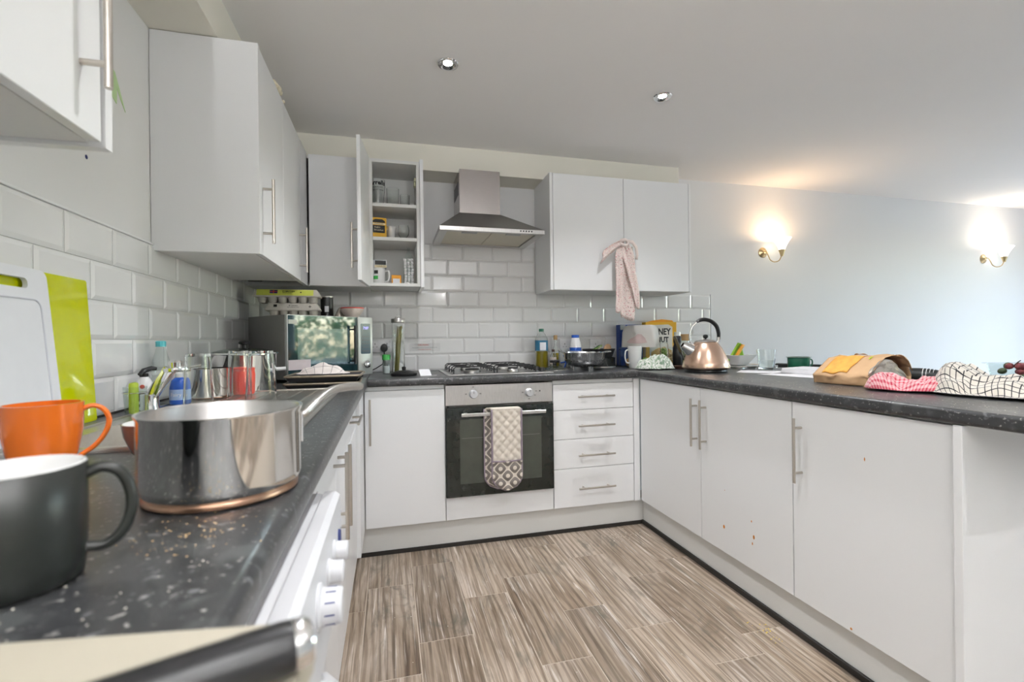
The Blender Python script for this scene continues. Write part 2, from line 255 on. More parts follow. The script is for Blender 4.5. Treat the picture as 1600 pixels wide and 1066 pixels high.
# ------------------------------------------------------------------ mesh helpers
class B:
    def __init__(s): s.bm = bmesh.new()
    def _add(s, verts, faces):
        vs = [s.bm.verts.new(v) for v in verts]
        fs = []
        for f in faces:
            try: fs.append(s.bm.faces.new([vs[i] for i in f]))
            except ValueError: pass
        return vs, fs
    def box(s, x0, y0, z0, x1, y1, z1, bev=0.0, seg=2):
        x0, x1 = sorted((x0, x1)); y0, y1 = sorted((y0, y1)); z0, z1 = sorted((z0, z1))
        vs, fs = s._add([(x0, y0, z0), (x1, y0, z0), (x1, y1, z0), (x0, y1, z0), (x0, y0, z1), (x1, y0, z1), (x1, y1, z1), (x0, y1, z1)],
                        [(0, 3, 2, 1), (4, 5, 6, 7), (0, 1, 5, 4), (1, 2, 6, 5), (2, 3, 7, 6), (3, 0, 4, 7)])
        if bev:
            es = list({e for f in fs for e in f.edges})
            bmesh.ops.bevel(s.bm, geom=es, offset=bev, segments=seg, affect='EDGES', profile=0.5)
        return s
    def prism(s, pts, z0, z1, axis='Z'):
        n = len(pts)
        def P(a, b, c): return {'Z': (a, b, c), 'X': (c, a, b), 'Y': (a, c, b)}[axis]
        vs = [P(a, b, z0) for a, b in pts] + [P(a, b, z1) for a, b in pts]
        s._add(vs, [tuple(range(n))[::-1], tuple(range(n, 2 * n))] + [(i, (i + 1) % n, n + (i + 1) % n, n + i) for i in range(n)])
        return s
    def lathe(s, prof, seg=32, c=(0, 0, 0), closed=False, sx=1, sy=1, axis='Z'):
        rows = []
        for r, z in prof:
            if r < 1e-6: rows.append([s.bm.verts.new(s._ax((0, 0, z), axis, c))])
            else: rows.append([s.bm.verts.new(s._ax((r * sx * math.cos(2 * PI * k / seg), r * sy * math.sin(2 * PI * k / seg), z), axis, c)) for k in range(seg)])
        pairs = list(zip(rows[:-1], rows[1:])) + ([(rows[-1], rows[0])] if closed else [])
        for a, b in pairs:
            for k in range(seg):
                k2 = (k + 1) % seg
                if len(a) == 1 and len(b) == 1: break
                if len(a) == 1: f = (a[0], b[k2], b[k])
                elif len(b) == 1: f = (a[k], a[k2], b[0])
                else: f = (a[k], a[k2], b[k2], b[k])
                try: s.bm.faces.new(f)
                except ValueError: pass
        return s
    def _ax(s, p, axis, c):
        x, y, z = p
        if axis == 'X': x, y, z = z, x, y
        elif axis == 'Y': x, y, z = x, z, y
        return (x + c[0], y + c[1], z + c[2])
    def cyl(s, c, r, h, axis='Z', seg=20, r2=None):
        r2 = r if r2 is None else r2
        return s.lathe([(0, 0), (r, 0), (r2, h), (0, h)], seg, c, axis=axis)
    def tube(s, pts, r, seg=8, caps=True, flat=1.0, loop=False):
        pts = [Vector(p) for p in pts]; n = len(pts); rings = []; prevn = None
        for i, p in enumerate(pts):
            if loop: t = (pts[(i + 1) % n] - pts[i - 1]).normalized()
            else: t = (pts[min(i + 1, n - 1)] - pts[max(i - 1, 0)]).normalized()
            if prevn is None:
                a = Vector((0, 0, 1)) if abs(t.z) < 0.9 else Vector((1, 0, 0)); nn = (a - t * a.dot(t)).normalized()
            else: nn = (prevn - t * prevn.dot(t)).normalized()
            prevn = nn; bn = t.cross(nn); rr = r[i] if isinstance(r, (list, tuple)) else r
            rings.append([s.bm.verts.new(p + nn * rr * math.cos(2 * PI * k / seg) * flat + bn * rr * math.sin(2 * PI * k / seg)) for k in range(seg)])
        pr = list(zip(rings[:-1], rings[1:])) + ([(rings[-1], rings[0])] if loop else [])
        for a, b in pr:
            for k in range(seg): s.bm.faces.new((a[k], a[(k + 1) % seg], b[(k + 1) % seg], b[k]))
        if caps and not loop: s.bm.faces.new(rings[0][::-1]); s.bm.faces.new(rings[-1])
        return s
    def ball(s, c, r, seg=10, sx=1, sy=1, sz=1):
        n = max(4, seg // 2); return s.lathe([(r * math.sin(PI * k / n), -r * sz * math.cos(PI * k / n)) for k in range(n + 1)], seg, c, sx=sx, sy=sy)
    def grid(s, nu, nv, f, uvs=(1, 1)):
        uv = s.bm.loops.layers.uv.verify(); V = [[s.bm.verts.new(f(i / nu, j / nv)) for i in range(nu + 1)] for j in range(nv + 1)]
        for j in range(nv):
            for i in range(nu):
                fc = s.bm.faces.new((V[j][i], V[j][i + 1], V[j + 1][i + 1], V[j + 1][i]))
                for lp, (a, b) in zip(fc.loops, ((i, j), (i + 1, j), (i + 1, j + 1), (i, j + 1))): lp[uv].uv = (a / nu * uvs[0], b / nv * uvs[1])
        return s
    def quad(s, a, b, c, d): s._add([a, b, c, d], [(0, 1, 2, 3)]); return s
    def xf(s, m): s.bm.transform(m); return s
def smooth(pts, n=6):
    P = [Vector(p) for p in pts]; out = []
    for i in range(len(P) - 1):
        a, b, c, d = P[max(i - 1, 0)], P[i], P[i + 1], P[min(i + 2, len(P) - 1)]
        for k in range(n):
            t = k / n; out.append(0.5 * ((2 * b) + (c - a) * t + (2 * a - 5 * b + 4 * c - d) * t * t + (3 * b - a - 3 * c + d) * t ** 3))
    return out + [P[-1]]
def smooth_r(r, n=6): return [r[i] + (r[i + 1] - r[i]) * k / n for i in range(len(r) - 1) for k in range(n)] + [r[-1]]
def rotz(a): return Matrix.Rotation(a, 4, 'Z')
def new_obj(name, me, parent=None):
    o = bpy.data.objects.new(name, me); COL.objects.link(o)
    if parent is not None: o.parent = parent
    return o
def part(name, b, m, parent=None, smooth=40, world=False, label=None, solid=0.0, sub=0):
    """one mesh object. world=True: the shape is given in room coordinates and is moved into its parent's frame"""
    bm = b.bm if isinstance(b, B) else b
    if world and parent is not None: bm.transform(parent_matrix(parent).inverted())
    bmesh.ops.recalc_face_normals(bm, faces=bm.faces)
    me = bpy.data.meshes.new(name); bm.to_mesh(me); bm.free(); me.materials.append(m)
    if smooth:
        for p in me.polygons: p.use_smooth = True
        me.set_sharp_from_angle(angle=math.radians(smooth))
    o = new_obj(name, me, parent)
    if label: o['label'] = label
    if solid: md = o.modifiers.new('solid', 'SOLIDIFY'); md.thickness = solid; md.offset = 0
    if sub: md = o.modifiers.new('sub', 'SUBSURF'); md.levels = sub; md.render_levels = sub
    return o
def parent_matrix(o):
    m = Matrix.Translation(o.location) @ o.rotation_euler.to_matrix().to_4x4()
    return (parent_matrix(o.parent) @ m) if o.parent is not None else m
def tag(o, label, cat, group=None):
    o['label'] = label; o['category'] = cat
    if group: o['group'] = group
    return o
def thing(name, label, cat, loc=(0, 0, 0), rz=0.0, group=None):
    o = bpy.data.objects.new(name, None); COL.objects.link(o); o.empty_display_size = 0.05
    o.location = loc; o.rotation_euler = (0, 0, rz); return tag(o, label, cat, group)
def struct(name, b, m, parent=None, smooth=0):
    o = part(name, b, m, parent, smooth)
    if parent is None: o['kind'] = 'structure'
    return o
def copy_tree(o, parent=None):
    c = o.copy(); COL.objects.link(c); c.parent = parent
    for ch in list(o.children): copy_tree(ch, c)
    return c
def text(name, body, size, M, m, parent, align='CENTER', depth=0.0002, bend=0.0, sx=1.0, world=False, bold=0.0):
    """flat lettering in its own plane (x right, y up, z out of the face), placed by M; bend wraps it round an upright cylinder"""
    cu = bpy.data.curves.new(name, 'FONT'); cu.body = body; cu.size = size; cu.align_x = align; cu.align_y = 'CENTER'; cu.extrude = depth; cu.offset = bold; cu.resolution_u = 2
    t = bpy.data.objects.new('tmp', cu); me = bpy.data.meshes.new_from_object(t); bpy.data.objects.remove(t); bpy.data.curves.remove(cu)
    for v in me.vertices:
        x, y, z = v.co.x * sx, v.co.y, v.co.z
        if bend: a = x / bend; x, z = (bend + z) * math.sin(a), (bend + z) * math.cos(a) - bend
        v.co = (x, y, z)
    me.transform(parent_matrix(parent).inverted() @ M if world else M); me.name = name; me.materials.append(m); return new_obj(name, me, parent)
def face_m(o, right, upv):
    """matrix with x=right, y=up, z=out, at o"""
    r = Vector(right).normalized(); u = Vector(upv).normalized(); n = r.cross(u); m = Matrix((r, u, n)).transposed().to_4x4(); m.translation = Vector(o); return m
def handle_bar(b, p0, p1, nrm, out=0.034, r=0.0055, inset=0.035):
    """T-bar pull: p0,p1 ends of the bar's foot line on the door face, nrm = way out of the face"""
    p0, p1, n = Vector(p0), Vector(p1), Vector(nrm); t = (p1 - p0).normalized()
    b.tube([p0 + n * out, p1 + n * out], r, 12)
    for q in (p0 + t * inset, p1 - t * inset): b.tube([q, q + n * out], r * 0.85, 10)
    return b
def wnoise(p, s=1.0, k=0): return noise.noise(Vector((p[0] * s + k * 7.3, p[1] * s - k * 3.1, p[2] * s + k)))

# ------------------------------------------------------------------ room shell
RX, RY, H = 7.2, -4.6, 2.287
floor = struct('floor', B().box(-0.1, RY - 0.1, -0.12, RX + 0.1, 0.1, -0.0012), mat('floor_joint_grout', (0.47, 0.40, 0.33), 0.9, nscale=150, namt=0.1))
ceiling = struct('ceiling', B().box(-0.1, RY - 0.1, H, RX + 0.1, 0.1, H + 0.1), CEILM)
wall_back = struct('wall_back', B().box(-0.1, 0, 0, RX + 0.1, 0.1, H), PAINT)
wall_left = struct('wall_left', B().box(-0.1, RY, 0, 0, 0, H), PAINT)
wall_rear = struct('wall_rear', B().box(-0.1, RY - 0.1, 0, RX + 0.1, RY, H), PAINT)
wall_right = struct('wall_right', B().box(RX, RY, 0, RX + 0.1, -3.3, H).box(RX, -0.8, 0, RX + 0.1, 0, H).box(RX, -3.3, 2.1, RX + 0.1, -0.8, H), PAINT)
FRAME = mat('white_upvc_frame', (0.80, 0.80, 0.80), 0.3, nscale=60, namt=0.02)
def window(name, axis, a0, a1, z0, z1, pos, nsplit):
    fr = B(); d0, d1 = pos - 0.035, pos + 0.035
    def bx(u0, u1, w0, w1): fr.box(u0, d0, w0, u1, d1, w1) if axis == 'Y' else fr.box(d0, u0, w0, d1, u1, w1)
    f = 0.06; bx(a0, a1, z0, z0 + f); bx(a0, a1, z1 - f, z1); bx(a0, a0 + f, z0, z1); bx(a1 - f, a1, z0, z1)
    for k in range(1, nsplit): c = a0 + (a1 - a0) * k / nsplit; bx(c - 0.05, c + 0.05, z0, z1)
    o = struct(name, fr, FRAME)
    for k in range(nsplit):
        u0 = a0 + (a1 - a0) * k / nsplit + 0.05; u1 = a0 + (a1 - a0) * (k + 1) / nsplit - 0.05
        g = B(); g.box(u0, pos - 0.003, z0 + f, u1, pos + 0.003, z1 - f) if axis == 'Y' else g.box(pos - 0.003, u0, z0 + f, pos + 0.003, u1, z1 - f)
        part('pane', g, PANE, o, 0)
window('window_1', 'X', -3.3, -0.8, 0.0, 2.1, RX + 0.05, 2)
# boxed-in strips under the ceiling, above the wall cabinets
struct('trim_1', B().box(0.2, -0.2043, 2.131, 2.705, 0, H), CREAMP)
struct('trim_2', B().box(0, RY, 2.131, 0.2, 0, H), CREAMP)
# the garden seen through the glass (and in reflections)
patio = struct('patio_ground', B().box(RX + 0.1, -9, -0.2, 16, 3, -0.1), LAWN)
hb = B(); rnd = random.Random(3)
for _ in range(5000):
    c = Vector((RX + 4.2 + rnd.random() * 0.7, -10 + rnd.random() * 12, rnd.random() * 1.9)); a = Vector((rnd.gauss(0, 1), rnd.gauss(0, 1), rnd.gauss(0, 1))).normalized() * 0.09; b_ = a.cross(Vector((rnd.gauss(0, 1), 1, rnd.gauss(0, 1)))).normalized() * 0.06
    hb.quad(c - a, c + b_, c + a, c - b_)
hedge = part('garden_hedge', hb, HEDGE, None, 0); hedge['kind'] = 'stuff'; tag(hedge, 'leafy green garden hedge beyond the patio door', 'hedge')

# floor planks (200 x 600 mm, each its own piece)
seams = [0.24, 0.44, 0.64, 0.84, 1.04, 1.235, 1.42, 1.60, 1.80, 2.0, 2.2, 2.4]
offs = [0.2, 0.45, 0.28, 0.12, 0.47, 0.35, 0.07, 0.25, 0.5, 0.39, 0.15]
pm = {}
for i in range(1, 10):
    w = seams[i + 1] - seams[i] - 0.0035; y = 0.15 - offs[i] - 0.15
    k = 0
    while y > -3.4:
        y0 = y - 0.6 + 0.003
        key = round(w, 4)
        if key not in pm:
            bb = B().box(-w / 2, -0.2982, -0.02, w / 2, 0.2982, 0, 0.0006, 1); me = part('plank', bb, PLANK, floor, 0); pm[key] = me.data; bpy.data.objects.remove(me)
        if y < -0.35 or y0 < -0.5:
            o = new_obj('plank', pm[key], floor); o.location = ((seams[i] + seams[i + 1]) / 2, (y + y0) / 2, 0)
        y -= 0.6

# bevelled metro tiles
tm = {}
def tile(wall, side, a0, a1, z0, z1):
    w, h = a1 - a0 - 0.002, z1 - z0 - 0.002; key = (side, round(w, 3), round(h, 3))
    if key not in tm:
        b = B(); i = min(0.011, w * 0.3); t0, t1 = 0.004, 0.0075
        vs = [(-w / 2, -h / 2, 0), (w / 2, -h / 2, 0), (w / 2, h / 2, 0), (-w / 2, h / 2, 0), (-w / 2, -h / 2, t0), (w / 2, -h / 2, t0), (w / 2, h / 2, t0), (-w / 2, h / 2, t0),
              (-w / 2 + i, -h / 2 + i, t1), (w / 2 - i, -h / 2 + i, t1), (w / 2 - i, h / 2 - i, t1), (-w / 2 + i, h / 2 - i, t1)]
        b._add(vs, [(0, 3, 2, 1), (8, 9, 10, 11)] + [(k, (k + 1) % 4, 4 + (k + 1) % 4, 4 + k) for k in range(4)] + [(4 + k, 4 + (k + 1) % 4, 8 + (k + 1) % 4, 8 + k) for k in range(4)])
        b.xf(Matrix(((1, 0, 0), (0, 0, -1), (0, 1, 0))).to_4x4() if side == 'back' else Matrix(((0, 0, 1), (1, 0, 0), (0, 1, 0))).to_4x4())
        o = part('tile', b, TILE, wall, 0); tm[key] = o.data; bpy.data.objects.remove(o)
    o = new_obj('tile', tm[key], wall); c = (a0 + a1) / 2; o.location = (c, -0.002, (z0 + z1) / 2) if side == 'back' else (0.002, c, (z0 + z1) / 2)
TP, TH, Z0 = 0.2022, 0.1024, 0.912
struct('grout_bed', B().box(0, -0.0025, Z0, 3.105, 0, Z0 + 5 * TH).box(0.945, -0.0025, Z0 + 5 * TH, 1.714, 0, Z0 + 8 * TH), GROUT, wall_back)
struct('grout_bed', B().box(0, -2.95, Z0, 0.0025, 0, Z0 + 5 * TH), GROUT, wall_left)
def course(wall, side, lo, hi, off, pitch, r):
    a = off + math.floor((lo - off) / pitch) * pitch
    while a < hi - 1e-6:
        x0, x1 = max(a, lo), min(a + pitch, hi)
        if x1 - x0 > 0.012: tile(wall, side, x0, x1, Z0 + r * TH, Z0 + (r + 1) * TH)
        a += pitch
for r in range(8): course(wall_back, 'back', 0.01 if r < 5 else 0.945, 3.103 if r < 5 else 1.714, 0.105 if r % 2 == 0 else 0.003, TP, r)
for r in range(5): course(wall_left, 'left', -2.95, -0.009, -1.719 if r % 2 == 0 else -1.62, 0.2, r)
struct('edge_trim', B().box(3.103, -0.011, Z0, 3.108, 0, Z0 + 5 * TH + 0.004), WPLAS, wall_back)
struct('edge_trim', B().box(0, -2.95, Z0 + 5 * TH, 0.010, 0, Z0 + 5 * TH + 0.006, 0.002), WPLAS, wall_left)
struct('sealant_line', B().box(0, -2.95, Z0 - 0.002, 0.012, -0.01, Z0 + 0.005), RUBBER, wall_left)

# plinths
PLIN = mat('white_plinth_board', (0.72, 0.72, 0.70), 0.4, nscale=200, namt=0.02)
for nm, bx, sx in (('baseboard_back', (0.56, -0.55, 0.002, 2.2, -0.535, 0.149), (0.56, -0.556, 0.0, 2.2, -0.55, 0.022)),
                   ('baseboard_left', (0.545, -2.18, 0.002, 0.56, -0.54, 0.149), (0.56, -2.18, 0.0, 0.566, -0.55, 0.022)),
                   ('baseboard_right', (2.2, -2.174, 0.002, 2.215, -0.535, 0.149), (2.188, -2.174, 0.0, 2.2, -0.55, 0.024))):
    o = struct(nm, B().box(*bx, 0.001, 1), PLIN); part('seal_strip', B().box(*sx, 0.002, 1), RUBBER, o)

# ------------------------------------------------------------------ base units
ZB, ZT, FY, FXP, FXL = 0.153, 0.867, -0.585, 2.167, 0.600
def door_y(t, x0, x1, z0, z1, handle=None, name='door', m=None, y=FY):
    d = part(name, B().box(x0 + 0.0015, y, z0 + 0.0015, x1 - 0.0015, y + 0.018, z1 - 0.0015, 0.001, 1), m or WHITE, t, 0, world=True)
    if handle: part('handle', handle_bar(B(), handle[0], handle[1], (0, -1, 0)), NICKEL, d, world=True)
    return d
def door_x(t, y0, y1, z0, z1, x, sgn, handle=None, name='door'):
    d = part(name, B().box(x, y0 + 0.0015, z0 + 0.0015, x - sgn * 0.018, y1 - 0.0015, z1 - 0.0015, 0.001, 1), WHITE, t, 0, world=True)
    if handle: part('handle', handle_bar(B(), handle[0], handle[1], (sgn, 0, 0)), NICKEL, d, world=True)
    return d
# back run: corner door unit
t = thing('base_cabinet', 'white base cabinet with one plain door between the corner and the oven', 'cabinet', (0.82, -0.3, 0.15))
part('carcass', B().box(0.58, -0.566, 0.152, 1.022, -0.02, 0.868), CARC, t, 0, world=True)
door_y(t, 0.620, 1.024, ZB, 0.85, ((0.648, FY, 0.581), (0.648, FY, 0.812)))
part('top_rail', B().box(0.605, -0.575, 0.852, 1.022, -0.565, 0.87), WHITE, t, 0, world=True)
# oven housing
t = thing('oven_housing', 'white housing unit under the built-in oven with plain filler panel', 'cabinet', (1.325, -0.3, 0.15))
part('side_panel', B().box(1.0255, -0.56, 0.152, 1.04, -0.02, 0.868), CARC, t, 0, world=True)
part('side_panel', B().box(1.61, -0.56, 0.152, 1.6245, -0.02, 0.868), CARC, t, 0, world=True)
part('base_panel', B().box(1.04, -0.56, 0.152, 1.61, -0.02, 0.17), CARC, t, 0, world=True)
door_y(t, 1.0255, 1.6245, ZB, 0.272, name='filler_panel')
# oven
t = thing('built_in_oven', 'built-in stainless steel electric oven with black glass door', 'oven', (1.325, -0.3, 0.275))
part('body', B().box(1.045, -0.57, 0.275, 1.605, -0.06, 0.862), GREYP, t, 0, world=True)
cp = part('control_panel', B().box(1.0275, -0.588, 0.757, 1.6225, -0.57, 0.866, 0.002, 1), STEELH, t, 0, world=True)
for x, z, rot in ((1.176, 0.815, 0), (1.487, 0.812, 0.5)):
    k = part('knob', B().lathe([(0, 0), (0.024, 0), (0.0235, 0.004), (0.021, 0.006), (0.020, 0.022), (0.018, 0.024), (0, 0.024)], 28, axis='Y').xf(Matrix.Scale(-1, 4, (0, 1, 0))).xf(Matrix.Translation((x, -0.588, z))), mat('silver_knob', (0.60, 0.61, 0.63), 0.35, 0.6, nscale=60, namt=0.04), cp, world=True)
    part('pointer', B().box(x - 0.001, -0.6125, z + 0.004, x + 0.001, -0.6118, z + 0.017), INK, k, 0, world=True)
mk = B()
for x, z in ((1.137, 0.815), (1.215, 0.815), (1.176, 0.852), (1.45, 0.812), (1.528, 0.818), (1.52, 0.795), (1.487, 0.776)):
    mk.box(x - 0.005, -0.5887, z - 0.001, x + 0.005, -0.588, z + 0.001); mk.box(x - 0.005, -0.5887, z + 0.003, x + 0.005, -0.588, z + 0.0045)
mk.box(1.545, -0.5887, 0.815, 1.553, -0.588, 0.823)
part('dial_marks', mk, INK, cp, 0, world=True)['kind'] = 'stuff'
d = part('oven_door', B().box(1.0275, -0.606, 0.277, 1.6225, -0.572, 0.748, 0.003, 1), OVENG, t, 0, world=True)
part('viewing_window', B().box(1.10, -0.6066, 0.345, 1.55, -0.606, 0.685), OVENW, d, 0, world=True)
part('rack', B().box(1.11, -0.6069, 0.585, 1.54, -0.6066, 0.5865), GREYP, d, 0, world=True)
hb_ = B().box(1.103, -0.648, 0.704, 1.565, -0.640, 0.722, 0.002, 1)
for x in (1.13, 1.538): hb_.box(x - 0.008, -0.641, 0.706, x + 0.008, -0.605, 0.720)
part('door_handle', hb_, STEELH, d, 0, world=True)
# double oven glove folded over the oven door handle
og = thing('oven_glove', 'quilted cream and taupe oven glove hung over the oven door handle', 'oven glove', (1.340, -0.644, 0.728))
def glove_side(x0, x1, ztop, zbot, y, sgn, parent):
    """front or back half: plain quilted length above, printed pocket with rounded end below"""
    w, c = (x1 - x0) / 2, (x0 + x1) / 2; zs = -0.262
    def half(z): q = z - (zbot + w * 0.95); return w if q >= 0 else w * math.sqrt(max(0.02, 1 - (q / (w * 0.95)) ** 2))
    def quilt(u, v):
        z = zs + (ztop - zs) * v; x = c + (2 * u - 1) * w; p, q = (x / 0.046 + z / 0.050), (x / 0.046 - z / 0.050)
        return (x, y + sgn * (0.004 + 0.006 * (abs(math.sin(PI * p)) * abs(math.sin(PI * q))) ** 0.5), z)
    part('quilted_length', B().grid(34, 50, quilt, (1, 1)), PLAINLIN, parent, 180)
    def pocket(u, v):
        z = zbot + (zs - zbot) * v; h = half(z); x = c + (2 * u - 1) * h; p, q = (x - c) / 0.078, (z - zs) / 0.078
        return (x, y + sgn * (0.010 + 0.006 * abs(math.cos(2 * PI * p) + math.cos(2 * PI * q)) * 0.5 + 0.006 * (1 - (2 * u - 1) ** 2)), z)
    b = B().grid(30, 40, pocket); uvl = b.bm.loops.layers.uv.verify()
    for f in b.bm.faces:
        for lp in f.loops: lp[uvl].uv = ((lp.vert.co.x - c) / 0.078, (lp.vert.co.z - zs) / 0.078)
    part('printed_pocket', b, TRELLIS, parent, 180)
    lin_ = [(c - half(zbot + (ztop - zbot) * k / 24), y + sgn * 0.007, zbot + (ztop - zbot) * k / 24) for k in range(24, -1, -1)] + [(c + half(zbot + (ztop - zbot) * k / 24), y + sgn * 0.007, zbot + (ztop - zbot) * k / 24) for k in range(0, 25)]
    e = B().tube(lin_, 0.0055, 8); e.tube([(x0, y + sgn * 0.014, zs), (c, y + sgn * 0.018, zs - 0.004), (x1, y + sgn * 0.014, zs)], 0.004, 8)
    part('binding', e, LILAC, parent, 180)
    part('lining', B().grid(2, 24, lambda u, v: (c + (2 * u - 1) * half(zbot + (ztop - zbot) * v) * 0.99, y + sgn * 0.002, zbot + (ztop - zbot) * v), (2.1, 5.5)), TRELLIS, parent, 180, solid=0.002)
glove_side(-0.079, 0.082, 0.008, -0.416, -0.006, -1, og)
glove_side(-0.112, 0.050, 0.008, -0.416, 0.016, 1, og)
part('fold', B().grid(10, 10, lambda u, v: (-0.112 + 0.033 * (1 - v) + 0.162 * u, 0.016 - 0.030 * (1 - v) + 0.004, 0.008 + 0.009 * math.sin(PI * v))), PLAINLIN, og, 180, solid=0.004)
# drawers
t = thing('drawer_unit', 'white base unit with four drawers to the right of the oven', 'drawers', (1.875, -0.3, 0.15))
part('carcass', B().box(1.627, -0.566, 0.152, 2.123, -0.02, 0.868), CARC, t, 0, world=True)
for z0, z1, hz in ((0.702, 0.850, 0.779), (0.5375, 0.702, 0.615), (0.3715, 0.5375, 0.449), (ZB, 0.3715, 0.263)):
    door_y(t, 1.6265, 2.124, z0, z1, ((1.766, FY, hz), (1.989, FY, hz)), name='drawer')
part('top_rail', B().box(1.628, -0.575, 0.852, 2.123, -0.565, 0.87), WHITE, t, 0, world=True)
part('corner_post', B().box(2.1265, -0.583, 0.152, 2.164, -0.56, 0.868), WHITE, t, 0, world=True)
# left run (seen almost edge on)
t = thing('base_cabinet', 'white drawer-line base cabinet at the corner end of the sink run', 'cabinet', (0.3, -0.9, 0.15))
part('carcass', B().box(0.02, -1.398, 0.152, 0.575, -0.60, 0.868), CARC, t, 0, world=True)
door_x(t, -1.40, -0.90, 0.727, ZT, FXL, 1, ((FXL, -1.25, 0.80), (FXL, -1.05, 0.80)), name='drawer')
door_x(t, -1.40, -0.90, ZB, 0.727, FXL, 1)
part('filler_panel', B().box(0.582, -0.898, 0.152, FXL + 0.016, -0.589, 0.868), WHITE, t, 0, world=True)
t = thing('sink_cabinet', 'white double door cabinet under the sink with two upright handles', 'cabinet', (0.3, -1.78, 0.15))
part('carcass', B().box(0.02, -2.178, 0.152, 0.575, -1.402, 0.70), CARC, t, 0, world=True)
door_x(t, -1.68, -1.401, ZB, ZT, FXL, 1, ((FXL, -1.637, 0.575), (FXL, -1.637, 0.807)))
door_x(t, -2.178, -1.68, ZB, ZT, FXL, 1, ((FXL, -1.735, 0.575), (FXL, -1.735, 0.807)))
# peninsula
t = thing('peninsula_cabinet', 'white double door peninsula cabinet nearest the corner with paired handles', 'cabinet', (2.45, -1.1, 0.15))
part('carcass', B().box(2.187, -1.659, 0.152, 2.745, -0.62, 0.868), CARC, t, 0, world=True)
d1 = door_x(t, -1.138, -0.589, ZB, ZT, FXP, -1, ((FXP, -1.112, 0.585), (FXP, -1.112, 0.813)))
d2 = door_x(t, -1.660, -1.138, ZB, ZT, FXP, -1, ((FXP, -1.178, 0.585), (FXP, -1.178, 0.813)))
def blob(o, spots, m, name='food_splash'):
    b = B()
    for x, y, z, r, e in spots: b.lathe([(0, 0), (r * 0.7, 0.0), (r, -0.0004), (0, -0.0012)], 9, (x, y, z), axis='X', sx=1, sy=e)
    part(name, b, m, o, world=True)['kind'] = 'stuff'
blob(d2, [(FXP, -1.293, 0.267, 0.006, 1.4), (FXP, -1.468, 0.291, 0.005, 1.8), (FXP, -1.456, 0.351, 0.003, 1.5), (FXP, -1.46, 0.262, 0.003, 2), (FXP, -1.30, 0.43, 0.002, 1)], STAIN)
t = thing('peninsula_cabinet', 'white single door peninsula cabinet beside the end panel', 'cabinet', (2.45, -1.92, 0.15))
part('carcass', B().box(2.187, -2.172, 0.152, 2.745, -1.663, 0.868), CARC, t, 0, world=True)
d3 = door_x(t, -2.174, -1.661, ZB, ZT, FXP, -1, ((FXP, -1.70, 0.582), (FXP, -1.70, 0.812)))
blob(d3, [(FXP, -1.88, 0.165, 0.004, 1), (FXP, -1.93, 0.72, 0.002, 3)], STAIN)
ep = part('end_panel', B().box(2.150, -2.196, 0.0, 3.0, -2.176, 0.870, 0.001, 1), WHITE, None, 0); tag(ep, 'white end panel closing the near end of the peninsula', 'panel')

# ------------------------------------------------------------------ worktops
WZ0, WZ = 0.872, 0.912
def nose(o, n=6, r=0.012):
    """profile of a worktop edge at o: rounded top and bottom, listed bottom to top"""
    pts = []
    for k in range(n + 1): a = -PI / 2 + PI / 2 * k / n; pts.append((-r + r * math.cos(a), WZ0 + r + r * math.sin(a)))
    for k in range(n + 1): a = PI / 2 * k / n; pts.append((-r + r * math.cos(a), WZ - r + r * math.sin(a)))
    return pts
def slab(b, axis, lo, hi, back, front, nosed=True):
    s = 1 if front > back else -1
    pr = [(back, WZ0)] + ([(front + s * u, z) for u, z in nose(0)] if nosed else [(front, WZ0), (front, WZ)]) + [(back, WZ)]
    b.prism(pr, lo, hi, axis)
# left: four strips round the sink cut-out
b = B(); slab(b, 'Y', -2.96, 0.0, 0.552, 0.637); b.box(0.013, -2.96, WZ0, 0.552, -2.062, WZ); b.box(0.013, -1.088, WZ0, 0.552, 0, WZ); b.box(0.013, -2.062, WZ0, 0.105, -1.088, WZ)
tag(part('worktop', b, WTOP, None, 30), 'dark speckled laminate worktop along the sink wall', 'worktop')
b = B(); slab(b, 'X', 0.6375, 2.148, -0.004, -0.607)
tag(part('worktop', b, WTOP, None, 30), 'dark speckled laminate worktop carrying the gas hob', 'worktop')
b = B(); slab(b, 'Y', -2.40, -0.004, 3.095, 2.1485)
tag(part('worktop', b, WTOP, None, 30), 'dark speckled laminate peninsula worktop with the kettle and bread bag', 'worktop')
tag(part('joint_strip', B().box(2.144, -0.60, WZ, 2.152, -0.02, WZ + 0.0012), STEEL, None, 0), 'thin metal joint strip between hob worktop and peninsula worktop', 'strip')

# ------------------------------------------------------------------ wall cabinets
UZ0, UZ1, UD = 1.410, 2.129, 0.300
def carcass(t, x0, x1, y0, y1, z0, z1, open_side, th=0.018):
    """hollow box with the side open_side ('-Y' or '+X') left open"""
    b = B(); b.box(x0, y0, z0, x1, y1, z0 + th); b.box(x0, y0, z1 - th, x1, y1, z1)
    if open_side == '-Y': b.box(x0, y0, z0 + th, x0 + th, y1, z1 - th); b.box(x1 - th, y0, z0 + th, x1, y1, z1 - th); b.box(x0 + th, y1 - 0.008, z0 + th, x1 - th, y1, z1 - th)
    else: b.box(x0, y0, z0 + th, x1, y0 + th, z1 - th); b.box(x0, y1 - th, z0 + th, x1, y1, z1 - th); b.box(x0, y0 + th, z0 + th, x0 + 0.008, y1 - th, z1 - th)
    return part('carcass', b, CARC, t, 0, world=True)
